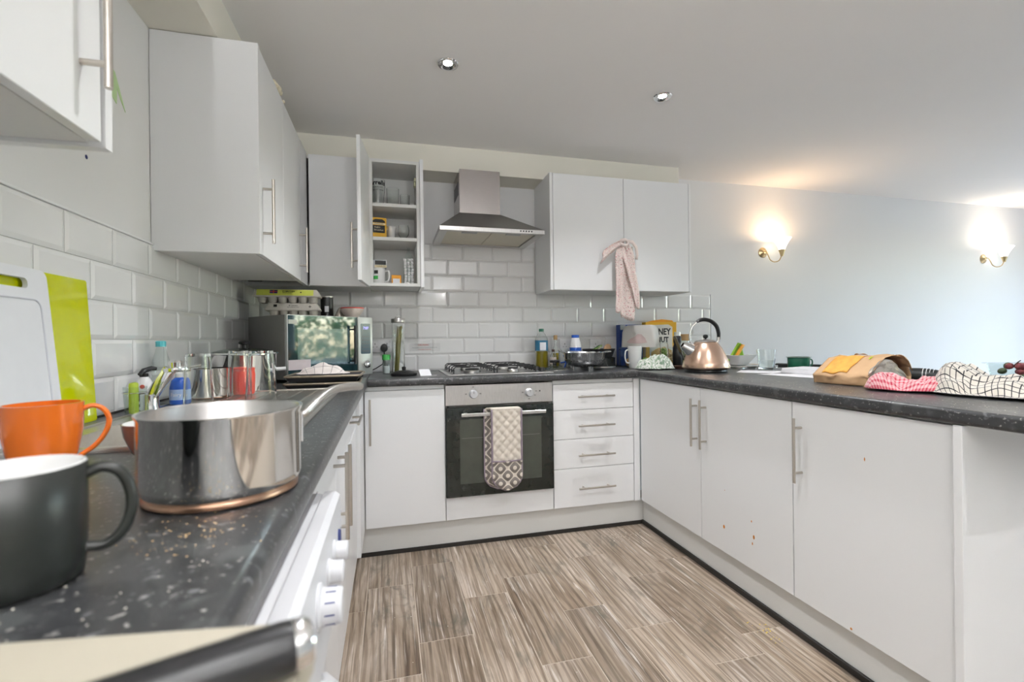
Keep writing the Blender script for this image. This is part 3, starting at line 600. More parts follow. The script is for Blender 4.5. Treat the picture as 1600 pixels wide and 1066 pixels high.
# near left
t = thing('wall_cabinet', 'white wall cabinet close to the camera with an upright bar handle', 'cabinet', (0.15, -2.5, UZ0))
carcass(t, 0.002, UD, -2.85, -2.19, UZ0 + 0.006, UZ1, '+X')
door_x(t, -2.85, -2.195, UZ0 + 0.004, UZ1, 0.320, 1, ((0.320, -2.245, 1.478), (0.320, -2.245, 1.71)))
part('end_panel', B().box(0.002, -2.1885, UZ0, 0.322, -2.170, UZ1), WHITE, t, 0, world=True)
# left, beyond
t = thing('wall_cabinet', 'white double door wall cabinet above the drainer with a plain side panel', 'cabinet', (0.15, -0.9, UZ0))
carcass(t, 0.002, UD, -1.268, -0.515, UZ0, UZ1, '+X')
part('side_panel', B().box(0.002, -1.290, UZ0 - 0.002, 0.322, -1.271, UZ1), WHITE, t, 0, world=True)
door_x(t, -1.270, -0.895, UZ0, UZ1, 0.320, 1, ((0.320, -1.235, 1.455), (0.320, -1.235, 1.682)))
door_x(t, -0.895, -0.513, UZ0, UZ1, 0.320, 1, ((0.320, -0.545, 1.450), (0.320, -0.545, 1.672)))
part('corner_post', B().box(0.300, -0.510, UZ0, 0.321, -0.322, UZ1), WHITE, t, 0, world=True)
# corner wall unit on the back wall
t = thing('wall_cabinet', 'white closed corner wall cabinet behind the open cupboard door', 'cabinet', (0.47, -0.15, UZ0))
carcass(t, 0.005, 0.640, -UD, -0.009, UZ0, UZ1, '-Y')
door_y(t, 0.329, 0.632, UZ0, UZ1, y=-0.320)
# open cupboard
oc = thing('wall_cabinet', 'white wall cabinet standing open, glasses and tea on its shelves', 'cabinet', (0.79, -0.15, UZ0))
carcass(oc, 0.643, 0.925, -UD, -0.009, UZ0 + 0.008, 2.140, '-Y')
for z in (1.873, 1.680): part('shelf', B().box(0.662, -0.292, z, 0.906, -0.018, z + 0.019), CARC, oc, 0, world=True)
part('end_panel', B().box(0.926, -0.322, UZ0 + 0.002, 0.945, -0.009, 2.148), WHITE, oc, 0, world=True)
hg = B().cyl((0.900, -0.255, 2.045), 0.012, 0.006, 'X'); hg.box(0.896, -0.275, 2.035, 0.907, -0.200, 2.055, 0.003); hg.box(0.894, -0.265, 2.01, 0.907, -0.225, 2.034, 0.004)
part('hinge', hg, mat('ivory_plastic', (0.62, 0.62, 0.42), 0.5), oc, world=True)
dr = part('door', B().box(-0.009, -0.302, 0, 0.009, -0.002, 0.724, 0.001, 1), WHITE, oc, 0)
dr.matrix_local = parent_matrix(oc).inverted() @ Matrix.Translation((0.637, -0.316, UZ0)) @ rotz(-0.10)
h = part('handle', handle_bar(B(), (-0.009, -0.262, 0.066), (-0.009, -0.262, 0.296), (-1, 0, 0)), NICKEL, dr)
# right
t = thing('wall_cabinet', 'white double door wall cabinet to the right of the extractor hood', 'cabinet', (2.21, -0.15, UZ0))
carcass(t, 1.735, 2.697, -UD, -0.012, UZ0, 2.131, '-Y')
part('end_panel', B().box(1.7145, -0.320, UZ0, 1.733, -0.009, 2.137), WHITE, t, 0, world=True)
part('end_panel', B().box(2.699, -0.320, UZ0, 2.716, -0.009, 2.137), WHITE, t, 0, world=True)
rdoor = door_y(t, 1.734, 2.217, UZ0, 2.137, ((2.178, -0.32, 1.46), (2.178, -0.32, 1.69)), y=-0.320)
door_y(t, 2.217, 2.698, UZ0, 2.137, ((2.256, -0.32, 1.46), (2.256, -0.32, 1.69)), y=-0.320)

# ------------------------------------------------------------------ extractor hood, hob, sink, tap, washing machine
t = thing('extractor_hood', 'stainless chimney extractor hood between the two wall cabinets', 'hood', (1.32, -0.24, 1.72))
x0, x1, y0, z0, z1, zt = 1.022, 1.634, -0.455, 1.718, 1.742, 1.868
b = B(); b._add([(x0, y0, z1), (x1, y0, z1), (x1, -0.012, z1), (x0, -0.012, z1), (1.160, -0.275, zt), (1.412, -0.275, zt), (1.412, -0.012, zt), (1.160, -0.012, zt)],
                [(0, 1, 5, 4), (1, 2, 6, 5), (2, 3, 7, 6), (3, 0, 4, 7), (4, 5, 6, 7)])
part('canopy', b, HOODM, t, 0, world=True)
b = B(); b.box(x0, y0, z0, x1, y0 + 0.03, z1, 0.001, 1); b.box(x0, y0 + 0.03, z0, x0 + 0.045, -0.012, z1); b.box(x1 - 0.045, y0 + 0.03, z0, x1, -0.012, z1); b.box(x0 + 0.045, -0.05, z0, x1 - 0.045, -0.012, z1)
part('rim', b, STEELH, t, 0, world=True)
FILT = mat('aluminium_mesh_filter', (0.60, 0.56, 0.46), 0.5, 0.5, nscale=400, namt=0.25, bump=0.5)
for a, c in ((x0 + 0.048, 1.327), (1.331, x1 - 0.048)):
    f = part('filter', B().box(a, y0 + 0.034, z0 + 0.006, c, -0.052, z0 + 0.012), FILT, t, 0, world=True)
    part('catch', B().box((a + c) / 2 - 0.045, y0 + 0.05, z0 + 0.001, (a + c) / 2 + 0.045, y0 + 0.075, z0 + 0.007, 0.002, 1), HOODM, f, 0, world=True)
part('chimney', B().box(1.162, -0.272, zt, 1.410, -0.012, 2.1305), mat('brushed_chimney_steel', (0.50, 0.47, 0.46), 0.26, 1.0, nscale=30, namt=0.1, stretch=(1, 1, 12)), t, 0, world=True)
sl = B()
for k in range(7): sl.box(1.1605, -0.22 + k * 0.026, 1.99, 1.163, -0.205 + k * 0.026, 2.07)
part('vent_slot', sl, BLACK, t, 0, world=True)['kind'] = 'stuff'
for k in range(5): part('button', B().cyl((1.488 + k * 0.0165, y0 + 0.001, 1.731), 0.0045, -0.004, 'Y', 12), BLACK, t, world=True)

t = thing('gas_hob', 'stainless steel four burner gas hob with black pan supports', 'hob', (1.345, -0.30, WZ))
b = B(); b.box(1.045, -0.555, WZ + 0.0005, 1.645, -0.055, WZ + 0.007, 0.003, 2)
part('hob_plate', b, STEELH, t, 0, world=True)
part('recess', B().box(1.07, -0.535, WZ + 0.0055, 1.56, -0.07, WZ + 0.0076), mat('dark_hob_tray_steel', (0.32, 0.31, 0.30), 0.3, 1.0, nscale=40, namt=0.1), t, 0, world=True)
for x, y, r in ((1.20, -0.42, 0.050), (1.20, -0.18, 0.036), (1.44, -0.42, 0.036), (1.44, -0.18, 0.042)):
    bu = part('burner', B().lathe([(0, 0), (r, 0), (r, 0.012), (r * 0.92, 0.016), (0, 0.016)], 24, (x, y, WZ + 0.007)), SATIN, t, world=True)
    part('burner_cap', B().lathe([(0, 0.016), (r * 0.8, 0.016), (r * 0.82, 0.021), (r * 0.7, 0.025), (0, 0.026)], 24, (x, y, WZ + 0.007)), IRON, bu, world=True)
for gx0, gx1 in ((1.085, 1.312), (1.328, 1.555)):
    g = B(); zt_, zb_ = WZ + 0.046, WZ + 0.008; cx = (gx0 + gx1) / 2
    for y in (-0.50, -0.42, -0.30, -0.18, -0.10):
        if y in (-0.42, -0.18):
            for a, c in ((gx0, cx - 0.03), (gx1, cx + 0.03)): g.tube([(a, y, zb_ + 0.004), (a, y, zt_ - 0.008), (a + (0.012 if a < cx else -0.012), y, zt_), (c, y, zt_ + 0.002)], 0.0034, 6)
        else: g.tube([(gx0, y, zb_), (gx0, y, zt_ - 0.01), (gx0 + 0.012, y, zt_), (gx1 - 0.012, y, zt_), (gx1, y, zt_ - 0.01), (gx1, y, zb_)], 0.0034, 6)
    for x in (gx0 + 0.001, gx1 - 0.001): g.tube([(x, -0.50, zb_ + 0.016), (x, -0.10, zb_ + 0.016)], 0.004, 6)
    for y in (-0.42, -0.18):
        for s in (-1, 1): g.tube([(cx, y + s * 0.03, zt_ + 0.002), (cx, y + s * 0.085, zt_ - 0.001)], 0.004, 6)
    part('pan_support', g, IRON, t, world=True)
for k in range(4): part('control_knob', B().lathe([(0, 0), (0.020, 0), (0.018, 0.014), (0.014, 0.022), (0, 0.022)], 20, (1.605, -0.46 + k * 0.105, WZ + 0.007)), BLACK, t, world=True)

# sink: flange, bowl, drainer grooves
t = thing('inset_sink', 'stainless steel inset sink with drainer under the wet glasses', 'sink', (0.33, -1.57, WZ))
b = B(); sx0, sx1, sy0, sy1 = 0.085, 0.560, -2.085, -1.065; bx0, bx1, by0, by1 = 0.135, 0.515, -2.04, -1.67
zf = WZ + 0.004
for a in ((sx0, sy0, sx1, by0), (sx0, by0, bx0, by1), (bx1, by0, sx1, by1), (sx0, by1, sx1, sy1)): b.box(a[0], a[1], WZ + 0.0005, a[2], a[3], zf)
part('flange', b, SINKM, t, 0, world=True)
b = B(); dpt = 0.17
b._add([(bx0, by0, zf), (bx1, by0, zf), (bx1, by1, zf), (bx0, by1, zf), (bx0 + 0.02, by0 + 0.02, WZ - dpt), (bx1 - 0.02, by0 + 0.02, WZ - dpt), (bx1 - 0.02, by1 - 0.02, WZ - dpt), (bx0 + 0.02, by1 - 0.02, WZ - dpt)],
       [(0, 1, 5, 4), (1, 2, 6, 5), (2, 3, 7, 6), (3, 0, 4, 7), (4, 5, 6, 7)])
part('bowl', b, SINKM, t, 0, world=True, solid=0.001)
part('waste', B().lathe([(0, 0.0015), (0.03, 0.0015), (0.042, 0.004), (0.044, 0.0)], 24, (0.325, -1.855, WZ - dpt + 0.001)), CHROME, t, world=True)
rim = B(); rim.tube([(sx0 + 0.006, sy0 + 0.006, zf), (sx1 - 0.006, sy0 + 0.006, zf), (sx1 - 0.006, sy1 - 0.006, zf), (sx0 + 0.006, sy1 - 0.006, zf)], 0.005, 8, loop=True)
part('rolled_rim', rim, SINKM, t, world=True)
for k in range(7): part('drainer_rib', B().tube([(0.16 + k * 0.052, -1.62, zf - 0.002), (0.16 + k * 0.052, -1.12, zf - 0.002)], 0.005, 8), SINKM, t, world=True)
# tap: slanted flat spout with lever head
t = thing('kitchen_tap', 'chrome mixer tap with slanted flat spout rising behind the saucepan', 'tap', (0.095, -1.53, WZ))
part('base', B().lathe([(0, 0.0045), (0.024, 0.0045), (0.024, 0.010), (0.022, 0.016), (0.022, 0.05), (0, 0.05)], 24), CHROME, t)
sp_ = B().box(-0.015, -0.012, -0.02, 0.015, 0.012, 0.108, 0.004, 2).xf(Matrix.Translation((-0.005, 0, 0.03)) @ Matrix.Rotation(math.radians(32), 4, 'Y'))
part('spout', sp_, CHROME, t, 30)
hd = B().lathe([(0, 0), (0.030, 0), (0.031, 0.004), (0.030, 0.010), (0, 0.010)], 24, (0.066, 0, 0.112)).lathe([(0, 0.010), (0.016, 0.010), (0.017, 0.026), (0.013, 0.031), (0, 0.032)], 24, (0.064, 0, 0.112))
part('valve_head', hd, CHROME, t)
part('lever', B().tube([(0.076, 0, 0.122), (0.108, 0.004, 0.126), (0.126, 0.006, 0.128)], [0.005, 0.004, 0.0045], 10), CHROME, t)

# washing machine
t = thing('washing_machine', 'white front loading washing machine sticking out under the worktop', 'washing machine', (0.36, -2.515, 0.0))
part('cabinet_body', B().box(0.08, -2.813, 0.012, 0.640, -2.217, 0.852, 0.008, 2), WENAM, t, 30, world=True)
fp = B().prism([(0.64, 0.715), (0.668, 0.715), (0.668, 0.728), (0.664, 0.845), (0.656, 0.852), (0.64, 0.852)], -2.813, -2.217, 'Y')
pn = part('control_panel', fp, WENAM, t, 30, world=True)
WGREY = mat('pale_grey_line', (0.45, 0.45, 0.47), 0.5)
part('lid_line', B().box(0.628, -2.813, 0.852, 0.630, -2.217, 0.8526), WGREY, t, 0, world=True)
for y, r in ((-2.325, 0.014), (-2.39, 0.015)):
    k = part('knob', B().lathe([(0, 0), (r * 1.15, 0), (r * 1.15, 0.004), (r, 0.006), (r * 0.95, 0.020), (r * 0.75, 0.022), (0, 0.022)], 24, (0.664, y, 0.795), axis='X'), WENAM, pn, world=True)
dl = part('programme_dial', B().lathe([(0, 0), (0.026, 0), (0.026, 0.004), (0.021, 0.006), (0.020, 0.026), (0.018, 0.028), (0, 0.028)], 32, (0.664, -2.475, 0.795), axis='X'), WENAM, pn, world=True)
mk = B()
for k in range(10):
    a = 2 * PI * k / 10
    mk.box(-0.0008, 0.0195, 0.010, 0.0008, 0.0208, 0.021).xf(Matrix.Rotation(2 * PI / 10, 4, 'Z'))
mk.xf(Matrix.Translation((0.664, -2.475, 0.795)) @ Matrix.Rotation(PI / 2, 4, 'Y'))
part('dial_marks', mk, NAVYINK, dl, 0, world=True)['kind'] = 'stuff'
part('start_button', B().lathe([(0, 0), (0.011, 0), (0.010, 0.004), (0, 0.004)], 20, (0.665, -2.262, 0.788), axis='X', sy=1.4), NAVYINK, pn, world=True)
lt = B()
for k in range(5): lt.box(0.667, -2.240 - k * 0.004, 0.822 - k * 0.012, 0.6685, -2.237 - k * 0.004, 0.825 - k * 0.012)
part('indicator', lt, WGREY, pn, 0, world=True)['kind'] = 'stuff'
dd = part('drum_door', B().lathe([(0.13, 0.0), (0.22, 0.0), (0.222, 0.02), (0.205, 0.040), (0.17, 0.046), (0.14, 0.030), (0.13, 0.0)], 40, (0.640, -2.50, 0.47), axis='X'), WENAM, t, world=True)
part('door_glass', B().lathe([(0, 0.045), (0.09, 0.038), (0.14, 0.012), (0.14, 0.008), (0, 0.008)], 32, (0.640, -2.50, 0.47), axis='X'), OVENG, dd, world=True)
part('door_handle', B().box(0.676, -2.325, 0.42, 0.692, -2.295, 0.53, 0.005, 2), WENAM, dd, 30, world=True)
part('detergent_drawer', B().box(0.640, -2.80, 0.722, 0.6745, -2.62, 0.838, 0.004, 2), WENAM, t, 30, world=True)

# ------------------------------------------------------------------ lights of the room, and the added rear fill lamps
def downlight(x, y, label, seen=True):
    t = thing('downlight', label, 'light', (x, y, H), 0, 'recessed ceiling downlights')
    part('bezel', B().lathe([(0.020, -0.0005), (0.044, -0.0005), (0.046, -0.004), (0.042, -0.008), (0.034, -0.007), (0.024, -0.0025), (0.020, -0.001)], 36), CHROME, t)
    part('lens', B().lathe([(0, -0.0012), (0.019, -0.0012), (0.020, -0.0006), (0, -0.0005)], 28), BULB, t)
    l = bpy.data.lights.new('downlight_bulb', 'SPOT'); l.energy = SPOT_W; l.spot_size = math.radians(116); l.spot_blend = 1.0; l.shadow_soft_size = 0.011; l.color = (0.98, 0.985, 1.0)
    o = bpy.data.objects.new('downlight_bulb', l); COL.objects.link(o); o.parent = t; o.location = (0, 0, -0.012)
downlight(1.002, -1.059, 'lit round chrome downlight in the ceiling in front of the cooker hood')
downlight(2.053, -1.031, 'lit round chrome downlight in the ceiling before the right wall cabinet')
downlight(1.002, -2.06, 'lit round chrome downlight in the ceiling over the sink run, out of shot')
downlight(2.053, -2.06, 'lit round chrome downlight in the ceiling over the peninsula, out of shot')
downlight(1.002, -3.40, 'lit round chrome downlight in the ceiling behind the camera')
downlight(2.053, -3.40, 'lit round chrome downlight in the ceiling behind the camera by the peninsula end')
def sconce(x, z, label, tint, pw, y=0.0, rz=0.0):
    t = thing('wall_lamp', label, 'lamp', (x, y, z), rz, 'brass wall lamps')
    part('wall_plate', B().lathe([(0, 0), (0.040, 0), (0.040, -0.004), (0.034, -0.010), (0.014, -0.016), (0.010, -0.022), (0, -0.022)], 28, axis='Y'), BRASS, t)
    pts = [(0, -0.020, 0.004), (0, -0.04, 0.0), (0.004, -0.052, -0.03), (0.014, -0.062, -0.066), (0.034, -0.080, -0.084), (0.058, -0.10, -0.076), (0.070, -0.112, -0.044)]
    part('arm', B().tube(smooth(pts), 0.004, 8), BRASS, t)
    part('cup', B().lathe([(0, -0.045), (0.010, -0.045), (0.013, -0.030), (0.024, 0.004), (0.022, 0.004), (0, -0.02)], 24, (0.072, -0.114, 0)), BRASS, t)
    m = LAMPG if tint == 0 else LAMPG2
    part('shade', B().lathe([(0.020, 0.004), (0.030, 0.03), (0.048, 0.066), (0.066, 0.092), (0.064, 0.093), (0.046, 0.068), (0.028, 0.032), (0.018, 0.008), (0, 0.006)], 28, (0.072, -0.114, 0)), m, t)
    l = bpy.data.lights.new('lamp_bulb', 'POINT'); l.energy = pw; l.shadow_soft_size = 0.02; l.color = ((1.0, 0.64, 0.36), (1.0, 0.86, 0.70), (0.98, 0.985, 1.0))[tint]
    o = bpy.data.objects.new('lamp_bulb', l); COL.objects.link(o); o.parent = t; o.location = (0.072, -0.114, 0.085)
LAMPG2 = mat('lit_frosted_shade_cooler', (0.9, 0.88, 0.84), 0.4, emit=(1.0, 0.93, 0.84), estr=4.0, nscale=30, namt=0.02)
sconce(3.590, 1.765, 'lit brass wall lamp with bell shade, the one nearer the kettle', 0, SCONCE_W)
sconce(0.75, 1.765, 'added fill lamp shaped like the brass wall lamps, behind the camera, sink side', 2, REAR_FILL_W, RY, PI)  # added out of view to give the upper room soft fill
sconce(1.65, 1.765, 'added fill lamp shaped like the brass wall lamps, middle of the wall behind the camera', 2, REAR_FILL_W, RY, PI)  # second added fill lamp, likewise out of view
sconce(6.02, 1.795, 'lit brass wall lamp with bell shade, the one farther from the kitchen', 1, SCONCE_W * 1.3)

# ------------------------------------------------------------------ small things: builders
def vessel(prof, th, base=0.004):
    """open vessel wall from an outer profile (bottom to top): closed shell with inner wall th thick"""
    inner = [(max(r - th, 0.001), max(z, base + th * 0.0 + base)) for r, z in prof if z >= base]
    inner = [(max(prof[0][0] - th, 0.001), base)] + [p for p in inner if p[1] > base + 1e-5]
    return [(0, 0)] + prof + inner[::-1] + [(0, base)]
def tumbler(name, label, loc, r0, r1, h, down=False, m=GLASS, group=None, cat='glass'):
    b = B().lathe(vessel([(r0, 0), (r0 + (r1 - r0) * 0.4, h * 0.4), (r1, h)], 0.0022, 0.008), 32)
    if down: b.xf(Matrix.Translation((0, 0, h)) @ Matrix.Rotation(PI, 4, 'X'))
    o = part(name, b, m, None, 50); o.location = loc; return tag(o, label, cat, group)
def bottle(label, loc, prof, m, cap, capm, fill=None, fillm=None, lab=None, name='bottle', cat='bottle', rz=0.0):
    """prof: outer profile; cap=(r,z0,z1); fill=(level); lab=(z0,z1,mat)"""
    t = thing(name, label, cat, loc, rz)
    part('glass_body' if m is GLASS else 'body', B().lathe([(0, 0)] + prof + [(0, prof[-1][1])] if m is not GLASS else vessel(prof, 0.002, 0.004), 28), m, t, 50)
    part('cap', B().lathe([(0, cap[1]), (cap[0], cap[1]), (cap[0], cap[2] - 0.002), (cap[0] - 0.002, cap[2]), (0, cap[2])], 20), capm, t)
    if fill:
        pts = [(max(r - 0.0026, 0.001), max(z, 0.0045)) for r, z in prof if z < fill]
        pts.append((pts[-1][0], fill)); part('liquid', B().lathe([(0, 0.0045)] + pts + [(0, fill)], 28), fillm, t, 50)
    if lab:
        r = max(q[0] for q in prof) + 0.0006; part('label', B().lathe([(r, lab[0]), (r, lab[1])], 28), lab[2], t, 50)
    return t
def box_carton(name, label, cat, loc, w, d, h, m, rz=0.0, group=None, bev=0.0015):
    t = thing(name, label, cat, loc, rz, group); part('carton', B().box(-w / 2, -d / 2, 0, w / 2, d / 2, h, bev, 1), m, t, 0); return t
def front(t, w, d, x, z, off=0.0004):
    return Matrix.Translation((x, -d / 2 - off, z)) @ Matrix.Rotation(PI / 2, 4, 'X')
def plate(t, name, x0, x1, z0, z1, d, m, off=0.0003):
    return part(name, B().box(x0, -d / 2 - off, z0, x1, -d / 2, z1), m, t, 0)
def crumple(name, nx, ny, W_, D_, hf, m, uvs=(1, 1), th=0.0025, sub=1, parent=None, jitter=0.0, seed=0, zmin=0.003):
    def f(u, v):
        a, c = 2 * u - 1, 2 * v - 1
        x, y = a * math.sqrt(1 - c * c * 0.42) * W_ / 2, c * math.sqrt(1 - a * a * 0.42) * D_ / 2
        j = Vector((x, y, seed)) * 9; jx, jy = noise.noise(j), noise.noise(j + Vector((5, 9, 2)))
        e = min(1.0, 4.5 * (1 - max(abs(a), abs(c)))); h = max(zmin, hf(x, y, u, v)); return (x + jx * jitter * (0.4 + 0.6 * e), y + jy * jitter * (0.4 + 0.6 * e), zmin + (h - zmin) * e ** 0.6)
    return part(name, B().grid(nx, ny, f, uvs), m, parent, 180, solid=th, sub=sub)
def lump(x, y, cx, cy, rx, ry, h, seed, sharp=2.2):
    """one soft heap of cloth, its outline and top broken by folds"""
    a = math.atan2((y - cy) / ry, (x - cx) / rx); r = math.hypot((x - cx) / rx, (y - cy) / ry) * (1 + 0.18 * noise.noise(Vector((math.cos(a) * 1.3, math.sin(a) * 1.3, seed))))
    return h * max(0.0, 1 - r ** sharp) ** 0.65
def folds(x, y, seed, s=14):
    p = Vector((x * s, y * s, seed)); w = noise.noise(p * 0.6) * 1.6
    return 1 - abs(noise.noise(Vector((p.x + w, p.y * 0.55 - w, seed)))) * 2.0 - abs(noise.noise(Vector((p.x * 1.2 - w, p.y * 2.3 + w, seed + 9)))) * 0.8
# ---- near left: mugs, saucepan, board, knife
def mug(label, loc, prof, th, mo, mi, hpts, hr, rz, flat=1.0):
    t = thing('mug', label, 'mug', loc, rz)
    if mi is None: part('body', B().lathe(vessel(prof, th, 0.006), 48), mo, t, 60)
    else:
        part('body', B().lathe([(0, 0)] + prof + [(prof[-1][0] - th * 0.3, prof[-1][1] + 0.0008)], 48), mo, t, 60)
        ip = [(0, 0.006)] + [(max(r - th, 0.004), max(z, 0.006)) for r, z in prof] + [(prof[-1][0] - th * 0.5, prof[-1][1] + 0.0016), (prof[-1][0] - th * 0.25, prof[-1][1] + 0.0008)]
        part('glaze', B().lathe(ip, 48), mi, t, 60, label='pale glazed inside')
    part('handle', B().tube(smooth(hpts), hr, 12, flat=flat), mo, t, 60); return t
mug('large charcoal matt mug with pale inside at the front of the worktop', (0.461, -2.599, WZ), [(0.036, 0), (0.040, 0.003), (0.042, 0.018), (0.0428, 0.05), (0.0428, 0.093)], 0.004, DGREY, CERW,
    [(0.040, 0, 0.082), (0.052, 0, 0.087), (0.064, 0, 0.081), (0.071, 0, 0.064), (0.071, 0, 0.046), (0.065, 0, 0.030), (0.054, 0, 0.021), (0.040, 0, 0.022)], 0.0045, 0.30)
mug('bright orange glazed mug behind the charcoal mug', (0.247, -2.205, WZ), [(0.029, 0), (0.032, 0.003), (0.0395, 0.030), (0.045, 0.062), (0.0462, 0.104)], 0.004, ORANGE, None,
    [(0.044, 0, 0.092), (0.056, 0, 0.096), (0.068, 0, 0.090), (0.075, 0, 0.075), (0.072, 0, 0.056), (0.060, 0, 0.036), (0.043, 0, 0.022), (0.035, 0, 0.016)], 0.0050, 0.35, 0.75)
t = thing('cup', 'small brown cup peeping out behind the saucepan', 'cup', (0.366, -2.150, WZ))
part('body', B().lathe([(0, 0), (0.018, 0), (0.030, 0.014), (0.040, 0.040), (0.043, 0.060), (0.0415, 0.0608)], 32), BROWNC, t, 60)
part('glaze', B().lathe([(0, 0.006), (0.018, 0.008), (0.027, 0.017), (0.037, 0.042), (0.0405, 0.0612), (0.0418, 0.0608)], 32), CERW, t, 60, label='white glazed inside')

t = thing('saucepan', 'large polished steel saucepan with long handle on the near worktop', 'saucepan', (0.541, -2.380, WZ), 0)
R = 0.0900
part('body', B().lathe([(0, 0.010), (R - 0.006, 0.010), (R - 0.001, 0.016), (R, 0.022), (R, 0.101), (R + 0.0024, 0.105), (R + 0.0024, 0.1065), (R - 0.001, 0.1065)], 96), POLISH, t, 50)
part('inside', B().lathe([(R - 0.001, 0.1065), (R - 0.003, 0.103), (R - 0.003, 0.022), (R - 0.010, 0.014), (0, 0.014)], 96), SATIN, t, 50, label='dull scratched inside')
part('base_plate', B().lathe([(0, 0.0), (R - 0.010, 0.0), (R - 0.004, 0.003), (R - 0.004, 0.008), (R - 0.006, 0.010), (0, 0.010)], 96), COPB, t, 50, label='heat-tinted copper coloured base')
hp = [(0.087, 0.025, 0.091), (0.093, 0.030, 0.095), (0.105, 0.056, 0.107), (0.118, 0.100, 0.115), (0.136, 0.150, 0.115), (0.150, 0.190, 0.112), (0.155, 0.204, 0.108)]
part('handle', B().tube(smooth(hp), smooth_r([0.010, 0.010, 0.009, 0.010, 0.011, 0.011, 0.007]), 14, flat=0.6), STEEL, t, 60)
part('weld_plate', B().box(-0.002, -0.014, 0.055, 0.0015, 0.014, 0.096, 0.001, 1).xf(rotz(0.28) @ Matrix.Translation((R + 0.0005, 0, 0))), CHROME, t, 0)

b = B(); w, d, r = 0.40, 0.30, 0.022
pts = []
for cx, cy, a0 in ((w / 2 - r, d / 2 - r, 0), (-w / 2 + r, d / 2 - r, PI / 2), (-w / 2 + r, -d / 2 + r, PI), (w / 2 - r, -d / 2 + r, 1.5 * PI)):
    for k in range(7): a = a0 + PI / 2 * k / 6; pts.append((cx + r * math.cos(a), cy + r * math.sin(a)))
b.prism(pts, 0, 0.016); bmesh.ops.bevel(b.bm, geom=[e for e in b.bm.edges if abs(e.verts[0].co.z - e.verts[1].co.z) < 1e-6], offset=0.003, segments=2, affect='EDGES')
cb = part('chopping_board', b, CREAM, None, 40); cb.location = (0.487, -2.862, WZ + 0.0005); cb.rotation_euler = (0, 0, -0.15); tag(cb, 'cream chopping board overhanging the worktop edge with a knife on it', 'chopping board')
t = thing('kitchen_knife', 'black handled kitchen knife lying across the cream chopping board', 'knife', (0.703, -2.786, WZ + 0.0305), math.radians(200))
part('handle', B().lathe([(0, 0.006), (0.0125, 0.006), (0.0132, 0.012), (0.0132, 0.10), (0.0120, 0.115), (0, 0.115)], 28, axis='X'), BLACK, t, 50)
part('end_cap', B().lathe([(0, -0.004), (0.0105, -0.003), (0.0125, 0.0), (0.0125, 0.006), (0, 0.006)], 28, axis='X'), CHROME, t, 50, label='chrome end cap')
part('blade', B().prism([(0.115, -0.009), (0.30, 0.006), (0.30, 0.008), (0.27, 0.010), (0.115, 0.010)], -0.001, 0.001, 'Y').xf(Matrix.Rotation(PI / 2 * 0.97, 4, 'X')), CHROME, t, 0)

# ---- boards leaning on the tiles
def leaning(t, z0, x_foot, x_top, hgt):
    """frame whose local y runs up the board leaning on the left wall, local x along +Y, z out of the wall"""
    a = math.atan2(x_foot - x_top, hgt); u = Vector((-math.sin(a), 0, math.cos(a))); return face_m((x_foot, 0, z0), (0, 1, 0), u)
def round_rect(x0, x1, y0, y1, r, n=5):
    p = []
    for cx, cy, a0 in ((x1 - r, y1 - r, 0), (x0 + r, y1 - r, PI / 2), (x0 + r, y0 + r, PI), (x1 - r, y0 + r, 1.5 * PI)):
        for k in range(n + 1): a = a0 + PI / 2 * k / n; p.append((cx + r * math.cos(a), cy + r * math.sin(a)))
    return p
M = leaning(None, WZ + 0.001, 0.030, 0.0105, 0.345)
gb = B().prism(round_rect(-2.06, -1.655, 0, 0.350, 0.006), 0, 0.005).xf(M)
tag(part('glass_board', gb, LIME, None, 0), 'lime green glass worktop saver leaning on the tiles behind the white board', 'board')
M = leaning(None, WZ + 0.001, 0.052, 0.021, 0.345)
b = B(); outer = round_rect(-2.20, -1.822, 0, 0.350, 0.018); n = len(outer)
hole = round_rect(-2.07, -1.880, 0.307, 0.328, 0.009); m_ = len(hole)
rings = [(outer, 0.0), (outer, 0.009), (hole, 0.009), (hole, 0.0)]
vs = [[b.bm.verts.new((x, y, z)) for x, y in rg] for rg, z in rings]
for A, C in ((0, 1), (1, 2), (2, 3), (3, 0)):
    for k in range(n): b.bm.faces.new((vs[A][k], vs[A][(k + 1) % n], vs[C][(k + 1) % n], vs[C][k]))
b.xf(M)
t = thing('chopping_board', 'white plastic chopping board with hand slot leaning against the tiles', 'chopping board', (0.052, -2.01, WZ))
part('board', b, WBOARD, t, 0, world=True)
gr = B().tube([(*p, 0.0092) for p in round_rect(-2.18, -1.850, 0.02, 0.285, 0.02)], 0.0022, 6, loop=True).xf(M)
part('juice_groove', gr, mat('groove_grey_white', (0.60, 0.61, 0.66), 0.5), t, world=True)

# ---- wet things round the sink
tumbler('drinking_glass', 'upturned drinking glass on the drainer nearest the tap', (0.236, -1.588, WZ + 0.007), 0.030, 0.037, 0.156, True, group='upturned glasses on the drainer')
tumbler('drinking_glass', 'upturned drinking glass in front of the red tub', (0.262, -1.325, WZ + 0.007), 0.029, 0.034, 0.158, True, group='upturned glasses on the drainer')
tumbler('drinking_glass', 'wide upturned drinking glass on the drainer beside the baking trays', (0.352, -1.42, WZ + 0.007), 0.036, 0.045, 0.158, True, group='upturned glasses on the drainer')
t = thing('small_saucepan', 'small polished steel saucepan between the upturned glasses', 'saucepan', (0.150, -1.255, WZ + 0.007))
part('body', B().lathe([(0, 0.004), (0.058, 0.004), (0.062, 0.010), (0.062, 0.098), (0.064, 0.100), (0.060, 0.100), (0.060, 0.012), (0.05, 0.007), (0, 0.007)], 40), POLISH, t, 50)
part('base_plate', B().lathe([(0, 0), (0.056, 0), (0.058, 0.004), (0, 0.004)], 40), COPB, t, 50)
